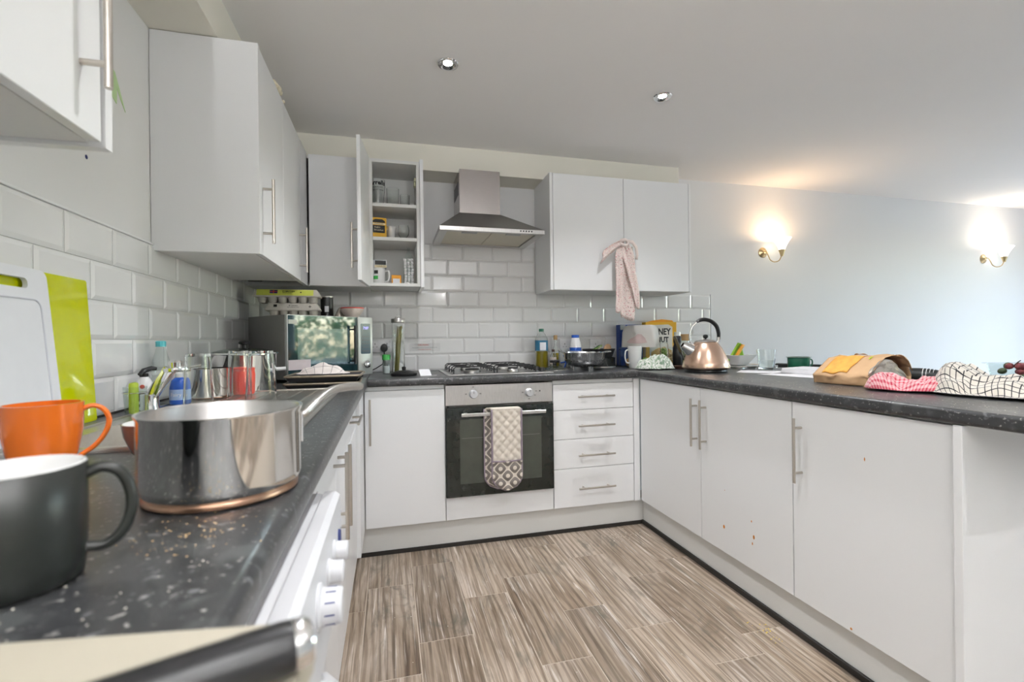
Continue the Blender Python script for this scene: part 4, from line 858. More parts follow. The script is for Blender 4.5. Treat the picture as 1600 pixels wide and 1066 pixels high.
part('handle', B().tube([(-0.03, 0.054, 0.085), (-0.05, 0.085, 0.098), (-0.06, 0.10, 0.104)], [0.006, 0.007, 0.008], 10, flat=0.6), STEEL, t)
t = thing('tub', 'bright red plastic tub standing behind the upturned glasses', 'tub', (0.232, -1.175, WZ + 0.007))
part('body', B().lathe([(0, 0), (0.032, 0), (0.036, 0.006), (0.037, 0.07), (0.034, 0.085), (0, 0.086)], 28), RED, t, 50)
part('lid', B().lathe([(0, 0.086), (0.035, 0.086), (0.035, 0.094), (0.030, 0.097), (0, 0.097)], 28), RED, t, 50)
t = thing('stock_pot', 'steel stock pot with glass lid and black knob in the corner', 'pot', (0.185, -0.975, WZ))
part('body', B().lathe([(0, 0), (0.108, 0), (0.114, 0.006), (0.115, 0.143), (0.118, 0.146), (0.112, 0.146), (0.112, 0.010), (0, 0.008)], 48), POLISH, t, 50)
l = part('lid', B().lathe([(0.119, 0.147), (0.119, 0.151), (0.110, 0.156), (0.07, 0.167), (0.02, 0.171), (0, 0.171), (0, 0.169), (0.02, 0.169), (0.07, 0.164), (0.108, 0.153), (0.113, 0.147)], 48, closed=True), thin_glass('smoked_lid_glass', (0.75, 0.78, 0.76)), t, 50)
part('lid_rim', B().lathe([(0.116, 0.1465), (0.1215, 0.147), (0.1215, 0.152), (0.117, 0.1525)], 48, closed=True), CHROME, l, 50)
part('lid_knob', B().lathe([(0, 0.171), (0.008, 0.171), (0.008, 0.183), (0.019, 0.186), (0.021, 0.194), (0.016, 0.199), (0, 0.200)], 24), BLACK, l, 50)
hpw = B().tube([(0.10, 0.012, 0.082), (0.148, 0.018, 0.084)], 0.0075, 14)
part('side_handle', hpw, WPLAS, t, 50, label='white side handle')
t = thing('utensil_caddy', 'clear plastic caddy with a green sponge by the tap', 'caddy', (0.103, -1.625, WZ + 0.0045))
part('cup', B().lathe(vessel([(0.021, 0), (0.024, 0.04), (0.026, 0.075)], 0.0015, 0.003), 24), PLASTICC, t)
part('wire', B().tube([(0.0275 * math.cos(2 * PI * k / 20), 0.0275 * math.sin(2 * PI * k / 20), 0.060) for k in range(20)], 0.0009, 6, loop=True), CHROME, t)
sg = part('sponge', B().box(-0.008, -0.013, 0, 0.008, 0.013, 0.082, 0.006, 2), LGREEN, None, 40); sg.location = (0.101, -1.627, WZ + 0.009); tag(sg, 'lime green sponge standing in the clear caddy', 'sponge')
t = bottle('white soap spray bottle with black trigger and red dot by the tap', (0.043, -1.44, WZ), [(0.019, 0), (0.021, 0.004), (0.021, 0.075), (0.014, 0.088), (0.010, 0.094)], WPLAS, (0.011, 0.094, 0.104), BLACK, lab=(0.012, 0.05, mat('brown_soap_label', (0.10, 0.06, 0.05), 0.5)), name='spray_bottle')
part('trigger', B().tube([(-0.006, -0.012, 0.100), (0, 0.0, 0.112), (0.012, 0.016, 0.118), (0.022, 0.024, 0.116)], [0.006, 0.008, 0.007, 0.005], 10), BLACK, t)
part('dot', B().lathe([(0, 0), (0.006, 0), (0, 0.0008)], 16, axis='Y').xf(rotz(0.2) @ Matrix.Translation((0, -0.0215, 0.066)) @ Matrix.Rotation(PI, 4, 'Z')), REDINK, t)
bottle('clear plastic bottle with turquoise cap against the left tiles', (0.048, -1.345, WZ), [(0.024, 0), (0.027, 0.006), (0.027, 0.08), (0.024, 0.09), (0.027, 0.10), (0.026, 0.128), (0.018, 0.155), (0.012, 0.178), (0.012, 0.182)], PLASTICC, (0.014, 0.182, 0.200), TURQ)
t = bottle('blue washing-up liquid bottle standing by the tap', (0.118, -1.40, WZ + 0.005), [(0.022, 0), (0.025, 0.005), (0.025, 0.05), (0.020, 0.072), (0.010, 0.082)], BLUE, (0.010, 0.082, 0.096), WPLAS)
part('label', B().lathe([(0.0255, 0.014), (0.0255, 0.046)], 24), mat('pale_blue_label', (0.35, 0.48, 0.75), 0.5), t)
text('lettering', 'Fairy', 0.016, Matrix.Translation((0, -0.0258, 0.03)) @ Matrix.Rotation(PI / 2, 4, 'X'), WPLAS, t, bend=0.026)

# ---- baking trays, tea towel, microwave and what stands on it
def baking_tray(label, loc, w, d, h, rz):
    t = thing('baking_tray', label, 'baking tray', loc, rz, 'stacked baking trays'); b = B()
    def ring(s, z): return [(x * (w / 2 - s), y * (d / 2 - s), z) for x, y in ((-1, -1), (1, -1), (1, 1), (-1, 1))]
    R_ = [ring(0.018, 0), ring(0.004, h - 0.002), ring(0.006, h - 0.002), ring(0.020, 0.002)]
    vs = [[b.bm.verts.new(p) for p in r] for r in R_]
    for A, C in ((0, 1), (1, 2), (2, 3)):
        for k in range(4): b.bm.faces.new((vs[A][k], vs[A][(k + 1) % 4], vs[C][(k + 1) % 4], vs[C][k]))
    b.bm.faces.new(vs[0][::-1]); b.bm.faces.new(vs[3])
    part('pan', b, NONSTICK, t, 0)
    part('rolled_rim', B().tube([(x, y, h) for x, y in round_rect(-w / 2, w / 2, -d / 2, d / 2, 0.02)], 0.005, 8, loop=True), TRAYM, t, label='dull bronze rolled rim'); return t
baking_tray('black baking tray at the bottom of the pair before the microwave', (0.478, -0.905, WZ), 0.29, 0.25, 0.022, 0.02)
baking_tray('black baking tray on top of the pair, tea towel lying on it', (0.486, -0.905, WZ + 0.0275), 0.29, 0.25, 0.024, -0.02)
tw = crumple('tea_towel', 26, 20, 0.215, 0.125, lambda x, y, u, v: lump(x, y, -0.005, 0, 0.085, 0.06, 0.046, 3, 1.4) * (0.75 + 0.3 * folds(x, y, 2)) + 0.006, GREYCHECK, (1.2, 0.8), jitter=0.010, seed=4)
tw.location = (0.475, -0.935, WZ + 0.055); tag(tw, 'off-white tea towel with thin dark check heaped on the baking trays', 'tea towel')

MA = math.radians(40)
t = thing('microwave_oven', 'silver microwave oven with mirrored door standing in the corner', 'microwave', (0.283, -0.690, WZ), MA)
mw, md_, m0, m1 = 0.485, 0.36, 0.014, 0.322
part('casing', B().box(0, 0.016, m0, mw, md_, m1, 0.004, 2), GREYP, t, 30)
ft = B()
for x in (0.04, mw - 0.04):
    for y in (0.05, md_ - 0.05): part('foot', B().cyl((x, y, 0.0), 0.013, m0 + 0.001), BLACK, t)
SILV = mat('pale_silver_panel', (0.62, 0.64, 0.60), 0.35, 0.6, nscale=40, namt=0.06)
cp = part('control_panel', B().box(0.392, -0.004, m0, mw, 0.018, m1, 0.003, 2), SILV, t, 30)
dsp = part('display_window', B().prism(round_rect(0.408, 0.470, 0.125, 0.288, 0.006), -0.0052, -0.0035, 'Y'), mat('dark_teal_display', (0.05, 0.09, 0.12), 0.12), cp, 0)
text('clock_digits', '7:07', 0.020, Matrix.Translation((0.440, -0.0054, 0.263)) @ Matrix.Rotation(PI / 2, 4, 'X'), LED, dsp)
for k in range(5): part('touch_key', B().box(0.418, -0.0062, 0.137 + k * 0.019, 0.460, -0.0050, 0.145 + k * 0.019), mat('slate_key_%s' % 'abcde'[k], (0.03, 0.05, 0.07), 0.3), dsp, 0)
part('dial', B().lathe([(0, 0), (0.022, 0), (0.022, 0.004), (0.020, 0.016), (0.018, 0.018), (0, 0.018)], 32, (0.440, -0.004, 0.068), axis='Y').xf(Matrix.Translation((0, -0.008, 0)) @ Matrix.Scale(-1, 4, (0, 1, 0))), CHROME, cp, 50)
dw = part('door', B().box(0.002, -0.004, m0, 0.386, 0.018, m1, 0.003, 2), SILV, t, 30)
part('door_glass', B().box(0.006, -0.0056, m0 + 0.004, 0.384, -0.0035, m1 - 0.004), MICROG, dw, 0)
part('inner_window', B().box(0.052, -0.0060, 0.085, 0.335, -0.0055, 0.258), MICROW, dw, 0)
hbk = B().tube([(0.352, -0.034, 0.075), (0.352, -0.034, 0.275)], 0.0065, 12)
for z in (0.090, 0.255): hbk.tube([(0.352, -0.034, z), (0.352, -0.005, z)], 0.0045, 10)
part('door_handle', hbk, BLACK, dw)
part('rating_sticker', B().box(0.008, -0.0062, 0.278, 0.050, -0.0056, 0.298), mat('aged_sticker', (0.50, 0.52, 0.45), 0.6), dw, 0)
part('paper_label', B().box(0.006, -0.0062, 0.060, 0.118, -0.0056, 0.108), mat('pinkish_paper_label', (0.62, 0.54, 0.55), 0.7), dw, 0)

def egg_box(label, loc, rz, w, lidm, n):
    t = thing('egg_box', label, 'egg box', loc, rz, 'egg boxes on the microwave'); d = 0.105
    b = B()
    for i in range(n):
        for j in (-1, 1):
            cx = (i - (n - 1) / 2) * (w - 0.03) / n; b.lathe([(0, 0), (0.013, 0), (0.017, 0.004), (0.0245, 0.034), (0.0245, 0.036), (0, 0.036)], 14, (cx, j * 0.025, 0))
    cups = part('cups', b, PULP, t, 60); cups['kind'] = 'stuff'
    b = B(); z0, z1 = 0.034, 0.070
    def rr(s, z): return [(x * (w / 2 - s), y * (d / 2 - s * 0.8), z) for x, y in ((-1, -1), (1, -1), (1, 1), (-1, 1))]
    vs = [[b.bm.verts.new(p) for p in r] for r in (rr(0.004, z0 - 0.004), rr(0, z0), rr(0, z0 + 0.004), rr(0.016, z1 - 0.003), rr(0.020, z1))]
    for A in range(4):
        for k in range(4): b.bm.faces.new((vs[A][k], vs[A][(k + 1) % 4], vs[A + 1][(k + 1) % 4], vs[A + 1][k]))
    b.bm.faces.new(vs[0][::-1]); b.bm.faces.new(vs[4])
    lid = part('lid', b, PULP, t, 0)
    # sloping front face frame
    yb, yt = -d / 2, -d / 2 + 0.0128; zb2, zt2 = z0 + 0.004, z1 - 0.003
    Mf = face_m((0, (yb + yt) / 2 - 0.0003, (zb2 + zt2) / 2), (1, 0, 0), (0, yt - yb, zt2 - zb2))
    return t, lid, Mf
e1, l1, Mf = egg_box('plain grey pulp egg box under the lime labelled one', (0.268, -0.405, WZ + 0.3225), 0.05, 0.26, PULP, 5)
text('lettering', '& Library', 0.011, Mf @ Matrix.Translation((0, 0.006, 0)), INK, l1); text('small_print', 'FREE RANGE FRESH EGGS', 0.005, Mf @ Matrix.Translation((0, -0.004, 0)), INK, l1)
part('stamp', B().box(-0.008, -0.006, 0, 0.008, 0.008, 0.0004).xf(Mf @ Matrix.Translation((-0.083, 0.003, 0))), INK, l1, 0)
cr = B().box(-0.0015, -0.007, 0, 0.0015, 0.007, 0.0004).box(-0.007, -0.0015, 0, 0.007, 0.0015, 0.00041).xf(Mf @ Matrix.Translation((0.080, 0, 0))); part('cross_print', cr, INK, l1, 0)
e2, l2, Mf = egg_box('egg box with lime green label on top of the other egg box', (0.242, -0.410, WZ + 0.3930), 0.03, 0.315, PULP, 6)
part('paper_label', B().box(-0.140, -0.0165, 0, 0.125, 0.0165, 0.0004).xf(Mf), LIMEPAPER, l2, 0)
fl = B().box(-0.018, -0.0095, 0, 0.018, 0.0095, 0.0003).xf(Mf @ Matrix.Translation((-0.062, 0.004, 0.0005))); flag_ = part('flag_print', fl, NAVYINK, l2, 0)
text('lettering', '12 BRITISH', 0.0125, Mf @ Matrix.Translation((0.006, 0.006, 0.0006)), INK, l2, bold=0.0003); text('small_print', 'FREE RANGE EGGS', 0.005, Mf @ Matrix.Translation((0.0, -0.003, 0.0006)), INK, l2)
ub = B()
for a in (0, ): ub.box(-0.018, -0.0018, 0, 0.018, 0.0018, 0.0003).box(-0.0022, -0.0095, 0, 0.0022, 0.0095, 0.00031)
ub.xf(Mf @ Matrix.Translation((-0.062, 0.004, 0.0009))); part('flag_cross', ub, REDINK, l2, 0)
part('lion_mark', B().lathe([(0, 0), (0.004, 0), (0, 0.0005)], 12).xf(Mf @ Matrix.Translation((0.065, 0.002, 0.0005))), INK, l2)
t = thing('tin_can', 'black and silver tin can on the microwave beside the egg boxes', 'tin', (0.420, -0.335, WZ + 0.3225))
part('can', B().lathe([(0, 0), (0.033, 0), (0.034, 0.002), (0.0335, 0.005), (0.0335, 0.113), (0.034, 0.116), (0.032, 0.116), (0.032, 0.113), (0, 0.113)], 32), STEEL, t, 50)
b = B(); r = 0.0338
for k in range(14):
    a0, a1 = math.radians(-160 + k * 10), math.radians(-150 + k * 10); b.quad((r * math.cos(a0), r * math.sin(a0), 0.008), (r * math.cos(a1), r * math.sin(a1), 0.008), (r * math.cos(a1), r * math.sin(a1), 0.110), (r * math.cos(a0), r * math.sin(a0), 0.110))
lb_ = part('paper_label', b, BLACK, t, 50, label='black printed label')
b = B(); r = 0.0342
for k in range(4):
    a0, a1 = math.radians(-105 + k * 9), math.radians(-96 + k * 9); b.quad((r * math.cos(a0), r * math.sin(a0), 0.03), (r * math.cos(a1), r * math.sin(a1), 0.03), (r * math.cos(a1), r * math.sin(a1), 0.062), (r * math.cos(a0), r * math.sin(a0), 0.062))
part('white_panel', b, PAPER, lb_, 50)
cw = crumple('crumpled_wrapper', 10, 10, 0.07, 0.06, lambda x, y, u, v: 0.058 * max(0, 1 - (x * x + y * y) / 0.0016) + 0.010 * noise.noise(Vector((x * 70, y * 70, 9))), FILM, jitter=0.012, seed=2)
cw.location = (0.486, -0.300, WZ + 0.3225); tag(cw, 'crumpled shiny wrapper between the tin can and the red rimmed bowl', 'wrapper')
t = thing('bowl', 'speckled cream bowl with red rim on the microwave', 'bowl', (0.552, -0.365, WZ + 0.3225))
part('body', B().lathe([(0, 0.004), (0.026, 0.004), (0.026, 0), (0.030, 0), (0.031, 0.004), (0.046, 0.016), (0.056, 0.034), (0.0605, 0.050), (0.0575, 0.050), (0.053, 0.036), (0.043, 0.019), (0, 0.009)], 36), mat('speckled_cream_glaze', (0.66, 0.58, 0.53), 0.3, nscale=90, namt=0.12), t, 60)
part('rim', B().lathe([(0.0598, 0.0475), (0.0615, 0.0505), (0.0600, 0.0535), (0.0575, 0.0520), (0.0573, 0.0495)], 36, closed=True), REDINK, t, 60, label='red glazed rim')

# ------------------------------------------------------------------ back worktop, left of the hob
def socket(label, x, z, n=2):
    t = thing('wall_socket', label, 'socket', (x, -0.0105, z)); w = 0.146 if n == 2 else 0.086
    part('face_plate', B().box(-w / 2, -0.009, -0.043, w / 2, 0, 0.043, 0.003, 2), WPLAS, t, 30)
    for i in range(n):
        c = (i - (n - 1) / 2) * 0.072
        pins = part('pin_hole', B().box(c - 0.002, -0.0094, 0.004, c + 0.002, -0.0089, 0.013), INK, t, 0)
        for s in (-1, 1): part('pin_hole', B().box(c + s * 0.011 - 0.003, -0.0094, -0.012, c + s * 0.011 + 0.003, -0.0089, -0.009), INK, t, 0)
        part('rocker_switch', B().box(c - 0.006 + 0.02, -0.012, 0.018, c + 0.026, -0.0088, 0.032, 0.001, 1), WPLAS, t, 0)
    return t
socket('white double socket on the tiles behind the black plug', 0.695, 1.078)
socket('white double socket on the tiles behind the cork stoppered bottle', 1.955, 1.062)
socket('white single socket on the tiles behind the frying pan', 2.150, 1.058, 1)
t = thing('plug', 'black three-pin plug with flex pushed into the socket by the microwave', 'plug', (0.714, -0.020, 1.062))
part('plug_body', B().lathe([(0, 0), (0.022, 0), (0.023, -0.012), (0.018, -0.030), (0, -0.034)], 20, axis='Y', sy=1.15), BLACK, t, 50)
part('flex', B().tube([(0, -0.018, -0.018), (0, -0.020, -0.05), (-0.01, -0.03, -0.10), (-0.05, -0.05, -0.125), (-0.09, -0.06, -0.142), (-0.12, -0.07, -0.145)], 0.0035, 8), BLACK, t)
t = thing('salt_shaker', 'small clear shaker with green top beside the spaghetti jar', 'shaker', (0.727, -0.215, WZ))
part('body', B().lathe(vessel([(0.020, 0), (0.022, 0.004), (0.022, 0.082)], 0.002, 0.004), 24), PLASTICC, t)
part('salt', B().lathe([(0, 0.0045), (0.0195, 0.0045), (0.0195, 0.045), (0, 0.045)], 24), WPLAS, t)
part('cap', B().lathe([(0, 0.082), (0.0235, 0.082), (0.0235, 0.108), (0.021, 0.113), (0, 0.113)], 24), GREEN, t)
t = thing('spaghetti_jar', 'tall glass jar of spaghetti with steel lid left of the hob', 'jar', (0.797, -0.205, WZ))
part('glass_body', B().lathe(vessel([(0.034, 0), (0.037, 0.004), (0.037, 0.285), (0.034, 0.300)], 0.0025, 0.006), 36), GLASS, t, 50)
l = part('lid', B().lathe([(0, 0.300), (0.040, 0.300), (0.041, 0.303), (0.041, 0.320), (0.038, 0.324), (0, 0.325)], 32), SATIN, t, 50)
part('lid_clip', B().tube([(-0.016, 0, 0.325), (-0.012, 0, 0.338), (0.012, 0, 0.338), (0.016, 0, 0.325)], 0.003, 8), STEEL, l)
sb = B(); rnd = random.Random(5)
for k in range(60):
    a, r = rnd.random() * 6.28, rnd.random() ** 0.5 * 0.012
    x0, y0 = -0.012 + r * math.cos(a), r * math.sin(a); x1, y1 = 0.010 + 1.15 * r * math.cos(a + 0.3), 1.15 * r * math.sin(a + 0.3); sb.tube([(x0, y0, 0.007), ((x0 + x1) / 2 - 0.002, (y0 + y1) / 2, 0.14), (x1, y1, 0.262 + rnd.random() * 0.02)], 0.0016, 5)
sp = part('spaghetti', sb, SPAG, t); sp['kind'] = 'stuff'
t = thing('dish_lid', 'black dish lid with knob lying left of the hob', 'lid', (0.822, -0.40, WZ))
part('lid', B().lathe([(0, 0), (0.068, 0), (0.071, 0.004), (0.071, 0.014), (0.064, 0.020), (0.03, 0.028), (0, 0.029)], 36), BLACK, t, 40)
part('knob', B().lathe([(0, 0.028), (0.010, 0.028), (0.012, 0.046), (0.009, 0.049), (0, 0.050)], 20), BLACK, t)
b = B(); b._add([(-0.038, -0.03, 0.0005), (0.022, -0.03, 0.0005), (0.022, 0.03, 0.0005), (-0.038, 0.03, 0.0005), (-0.038, -0.03, 0.001), (-0.047, 0.01, 0.034), (0.012, 0.012, 0.034), (0.022, -0.03, 0.001)], [(0, 1, 2, 3), (4, 7, 6, 5)])
b._add([(0.0, -0.028, 0.001), (0.05, -0.032, 0.001), (0.052, -0.004, 0.0012), (0.0, 0.0, 0.001)], [(0, 1, 2, 3)])
o = part('folded_card', b, PAPER, None, 0, solid=0.0006); o.location = (0.945, -0.455, WZ + 0.0008); tag(o, 'white folded card standing on the worktop left of the hob', 'card')
st = part('warning_sticker', B().box(-0.098, -0.0004, -0.026, 0.098, 0, 0.026), thin_glass('clear_sticker_film', (0.98, 0.98, 0.98)), None, 0); st.location = (0.965, -0.0108, 1.062); tag(st, 'clear warning sticker with red and black print on the tiles left of the hob', 'sticker')
Ms = Matrix.Rotation(PI / 2, 4, 'X')
text('heading', 'CAUTION', 0.015, Matrix.Translation((-0.01, -0.0006, 0.014)) @ Ms, REDINK, st)
GREYINK = mat('grey_print', (0.12, 0.15, 0.17), 0.6)
text('small_print', 'Do not place items on or near hob when hot', 0.0085, Matrix.Translation((0, -0.0006, -0.002)) @ Ms, GREYINK, st)
text('small_print', 'Hot surface   keep clear', 0.0085, Matrix.Translation((0, -0.0006, -0.014)) @ Ms, REDINK, st)

# ------------------------------------------------------------------ back worktop, right of the hob
t = bottle('large clear bottle of golden cooking oil with green cap and blue label', (1.718, -0.115, WZ), [(0.040, 0), (0.0425, 0.005), (0.0425, 0.18), (0.040, 0.20), (0.026, 0.225), (0.015, 0.238), (0.014, 0.246)], GLASS, (0.0165, 0.243, 0.262), DGREEN, 0.115, OIL)
part('label', B().lathe([(0.0432, 0.118), (0.0432, 0.185)], 32), mat('teal_blue_label', (0.03, 0.16, 0.27), 0.5), t, 50)
b = B(); r = 0.0437
for k in range(4):
    a0, a1 = math.radians(-122 + k * 14), math.radians(-108 + k * 14); b.quad((r * math.cos(a0), r * math.sin(a0), 0.121), (r * math.cos(a1), r * math.sin(a1), 0.121), (r * math.cos(a1), r * math.sin(a1), 0.172), (r * math.cos(a0), r * math.sin(a0), 0.172))
part('nutrition_panel', b, PAPER, t, 50)
bottle('slim glass oil bottle with cork stopper behind the glass lid', (1.822, -0.10, WZ), [(0.022, 0), (0.024, 0.004), (0.024, 0.10), (0.020, 0.125), (0.010, 0.150), (0.0095, 0.190)], GLASS, (0.013, 0.188, 0.219), CORK, 0.10, OIL)
bottle('small clear sauce bottle with dark top between the two oil bottles', (1.780, -0.17, WZ), [(0.018, 0), (0.020, 0.003), (0.020, 0.085), (0.010, 0.105), (0.008, 0.112)], GLASS, (0.010, 0.110, 0.126), mat('dark_brown_cap', (0.06, 0.03, 0.02), 0.4), lab=(0.03, 0.075, mat('off_white_label', (0.62, 0.55, 0.50), 0.6)))
t = thing('pan_lid', 'glass pan lid with black knob lying right of the hob', 'lid', (1.740, -0.305, WZ))
part('glass_dome', B().lathe([(0.083, 0.002), (0.083, 0.005), (0.06, 0.018), (0.03, 0.026), (0, 0.028), (0, 0.026), (0.03, 0.024), (0.06, 0.016), (0.080, 0.003)], 40, closed=True), thin_glass('pan_lid_glass', (0.88, 0.91, 0.88)), t, 50)
part('rim', B().lathe([(0.083, 0.0), (0.087, 0.0), (0.087, 0.005), (0.083, 0.006)], 40, closed=True), CHROME, t, 50)
part('knob', B().lathe([(0, 0.028), (0.012, 0.028), (0.012, 0.044), (0.030, 0.047), (0.032, 0.058), (0.026, 0.063), (0, 0.064)], 24), BLACK, t, 50)
t = thing('scissors', 'blue handled scissors standing open behind the glass lid', 'scissors', (1.835, -0.215, WZ))
part('handles', B().tube([(0.004, 0, 0.008), (0.014, 0, 0.035), (0.012, 0, 0.062), (0.004, 0, 0.082), (-0.002, 0, 0.086)], 0.0055, 10).tube([(0.013, 0, 0.044), (-0.012, 0, 0.040), (-0.022, 0, 0.040)], 0.005, 10), BLUE, t)
part('blade', B().box(-0.004, -0.001, 0.0, 0.006, 0.001, 0.02).box(0.018, -0.001, 0.036, 0.035, 0.001, 0.044), CHROME, t, 0)
tumbler('glass_jar', 'empty glass jar in front of the double socket', (1.881, -0.100, WZ), 0.030, 0.032, 0.128, cat='jar')
t = thing('colander', 'polished steel colander with loop handles right of the hob', 'colander', (1.912, -0.375, WZ))
pr = [(0.055, 0.018), (0.085, 0.024), (0.112, 0.045), (0.126, 0.072), (0.131, 0.104), (0.137, 0.108), (0.137, 0.110), (0.129, 0.1095), (0.124, 0.074), (0.110, 0.047), (0.084, 0.026), (0.055, 0.020)]
part('bowl', B().lathe([(0, 0.018)] + pr + [(0, 0.020)], 56), CHROME, t, 60)
for k in range(3): a = 2 * PI * k / 3 + 0.5; part('foot', B().lathe([(0, 0), (0.008, 0), (0.011, 0.022), (0, 0.024)], 12, (0.07 * math.cos(a), 0.07 * math.sin(a), 0)), CHROME, t)
for s, tilt in ((-1, 0.012), (1, 0.0)): part('loop_handle', B().tube([(s * 0.132, 0.030, 0.107), (s * 0.165, 0.026, 0.112 + tilt), (s * 0.170, 0, 0.113 + tilt), (s * 0.165, -0.026, 0.112 + tilt), (s * 0.132, -0.030, 0.107)], 0.0028, 8), CHROME, t)
hl = B(); rnd = random.Random(8)
for k in range(36):
    a = 2 * PI * k / 36
    for j, (r, z) in enumerate(((0.0995, 0.0345), (0.1203, 0.0585))): hl.ball((r * math.cos(a + j * 0.09), r * math.sin(a + j * 0.09), z), 0.0028, 6)
hl_ = part('drain_hole', hl, mat('dark_hole', (0.03, 0.03, 0.03), 0.6), t); hl_['kind'] = 'stuff'
t = bottle('white bottle with blue cap and blue band behind the colander', (1.958, -0.115, WZ), [(0.034, 0), (0.037, 0.005), (0.039, 0.10), (0.038, 0.145), (0.026, 0.198), (0.024, 0.202)], WPLAS, (0.026, 0.200, 0.219), BLUE, lab=(0.085, 0.135, BLUE))
part('white_label', B().lathe([(0.0399, 0.090), (0.0399, 0.112)], 28), PAPER, t)
cs = thing('pot', 'dark steel pot under the black frying pan', 'pot', (2.140, -0.140, WZ))
part('body', B().lathe([(0, 0), (0.082, 0), (0.086, 0.006), (0.087, 0.060), (0.089, 0.0645), (0.084, 0.0645), (0.083, 0.008), (0, 0.006)], 40), mat('dark_pot_steel', (0.16, 0.17, 0.17), 0.22, 0.9, nscale=30, namt=0.1), cs, 50)
part('base_ring', B().lathe([(0.083, 0.0), (0.090, 0.0), (0.090, 0.006), (0.085, 0.008)], 40, closed=True), STEEL, cs, 50)
t = thing('frying_pan', 'black frying pan stacked on the dark pot, holding food scraps', 'frying pan', (2.115, -0.140, WZ + 0.0655))
part('pan', B().lathe([(0, 0), (0.085, 0), (0.090, 0.004), (0.110, 0.056), (0.112, 0.058), (0.108, 0.058), (0.088, 0.007), (0, 0.004)], 48), NONSTICK, t, 50)
part('handle', B().tube([(0.084, 0.062, 0.046), (0.125, 0.088, 0.052), (0.165, 0.112, 0.050)], [0.008, 0.010, 0.008], 10, flat=0.6), BLACK, t)
def eggshell(label, x, y, z, r, rx, ry):
    b = B(); b.lathe([(r * math.sin(a), -r * 1.15 * math.cos(a)) for a in [PI * 0.60 * k / 8 for k in range(9)]], 20)
    for v in b.bm.verts:
        if v.co.z > r * 0.2: v.co.z += 0.004 * math.sin(7 * math.atan2(v.co.y, v.co.x))
    o = part('eggshell', b, EGGSH, None, 60, solid=0.0006); o.location = (x, y, z); o.rotation_euler = (rx, ry, 0); return tag(o, label, 'eggshell', 'eggshells in the frying pan')
eggshell('brown eggshell half, the higher one at the right of the frying pan', 2.185, -0.135, WZ + 0.128, 0.024, PI, 0.2)
eggshell('brown eggshell half, the lower one at the front of the frying pan', 2.150, -0.198, WZ + 0.122, 0.022, PI * 0.9, -0.2)
lv = thing('leek_trimmings', 'dark green leek trimmings lying in the frying pan', 'vegetable', (2.085, -0.130, WZ + 0.075))
for k, (x, y, a, L_) in enumerate(((0, 0, 0.2, 0.13), (-0.01, -0.03, 0.1, 0.12), (0.0, 0.03, 0.3, 0.12), (0.0, -0.05, -0.1, 0.08))):
    part('leaf', B().grid(6, 2, lambda u, v: ((u - 0.5) * L_ * math.cos(a) + x, (v - 0.5) * 0.03 + y + (u - 0.5) * 0.03, 0.012 + u * 0.055 + 0.008 * math.sin(v * PI + k)), (1, 1)), (LEAFG, mat('pale_leek_green', (0.30, 0.42, 0.12), 0.5, namt=0.3), LEAFG, mat('pale_leek_white', (0.55, 0.55, 0.42), 0.5))[k], lv, 180, solid=0.003)
ts = thing('carton', 'dark blue food carton behind the frosted box', 'carton', (2.400, -0.045, WZ)); part('carton', B().box(-0.088, -0.03, 0, 0.088, 0.03, 0.288, 0.0015, 1), BLUECARD, ts, 0)
part('pale_flap', B().box(-0.087, -0.0305, 0.252, -0.045, -0.03, 0.286), mat('grey_flap', (0.40, 0.41, 0.43), 0.5), ts, 0)
t = thing('food_tub', 'clear plastic tub of vegetables under the frosted box', 'tub', (2.374, -0.215, WZ))
part('tub', B().prism(round_rect(-0.118, 0.118, -0.07, 0.07, 0.02), 0, 0.132).xf(Matrix.Identity(4)), PLASTICC, t, 30)
for k, (x, y, r, m) in enumerate(((-0.03, -0.035, 0.030, mat('brown_potato', (0.42, 0.25, 0.12), 0.8, nscale=50, namt=0.2)), (0.035, -0.030, 0.028, OLIVE), (0.085, -0.035, 0.026, mat('yellow_pepper', (0.62, 0.48, 0.06), 0.3)), (-0.085, -0.03, 0.027, mat('onion_skin', (0.46, 0.28, 0.12), 0.5, namt=0.2)))):
    o = part('vegetable', B().ball((0, 0, 0), r, 16, sz=1.1), m, None, 60); o.location = (2.374 + x, -0.215 + y, WZ + r * 1.1 + 0.002)
    tag(o, ('brown potato in the clear tub behind the white cup', 'green pepper in the clear tub behind the leaf print cloth', 'yellow pepper in the clear tub near the olive jar', 'brown onion at the frying pan end of the clear tub')[k], 'vegetable')
t = thing('frosted_box', 'large frosted plastic box with pink meat showing through, on the clear tub', 'box', (2.395, -0.205, WZ + 0.1325), -0.80)
b = B(); vs = []
for s, z in ((0.0, 0), (0.0, 0.10), (0.012, 0.135), (0.030, 0.148)):
    vs.append([b.bm.verts.new((x * 0.94 if z else x, y, z)) for x, y in round_rect(-0.118 + s, 0.118 - s, -0.064 + s * 0.7, 0.064 - s * 0.7, 0.022)])
for A in range(3):
    n = len(vs[0])
    for k in range(n): b.bm.faces.new((vs[A][k], vs[A][(k + 1) % n], vs[A + 1][(k + 1) % n], vs[A + 1][k]))
b.bm.faces.new(vs[0][::-1]); b.bm.faces.new(vs[-1])
part('box', b, FROST, t, 50)
part('meat_print', B().prism([(-0.075, 0.034), (-0.055, 0.055), (-0.02, 0.070), (0.0, 0.088), (0.025, 0.085), (0.05, 0.06), (0.062, 0.03), (0.0, 0.024), (-0.06, 0.026)], -0.0652, -0.0645, 'Y'), mat('pink_through_frost', (0.64, 0.50, 0.48), 0.5, nscale=25, namt=0.2), t, 0)
t = thing('cereal_box', 'yellow honey nut cereal box with white front against the tiles', 'cereal box', (2.620, -0.075, WZ), -0.08)
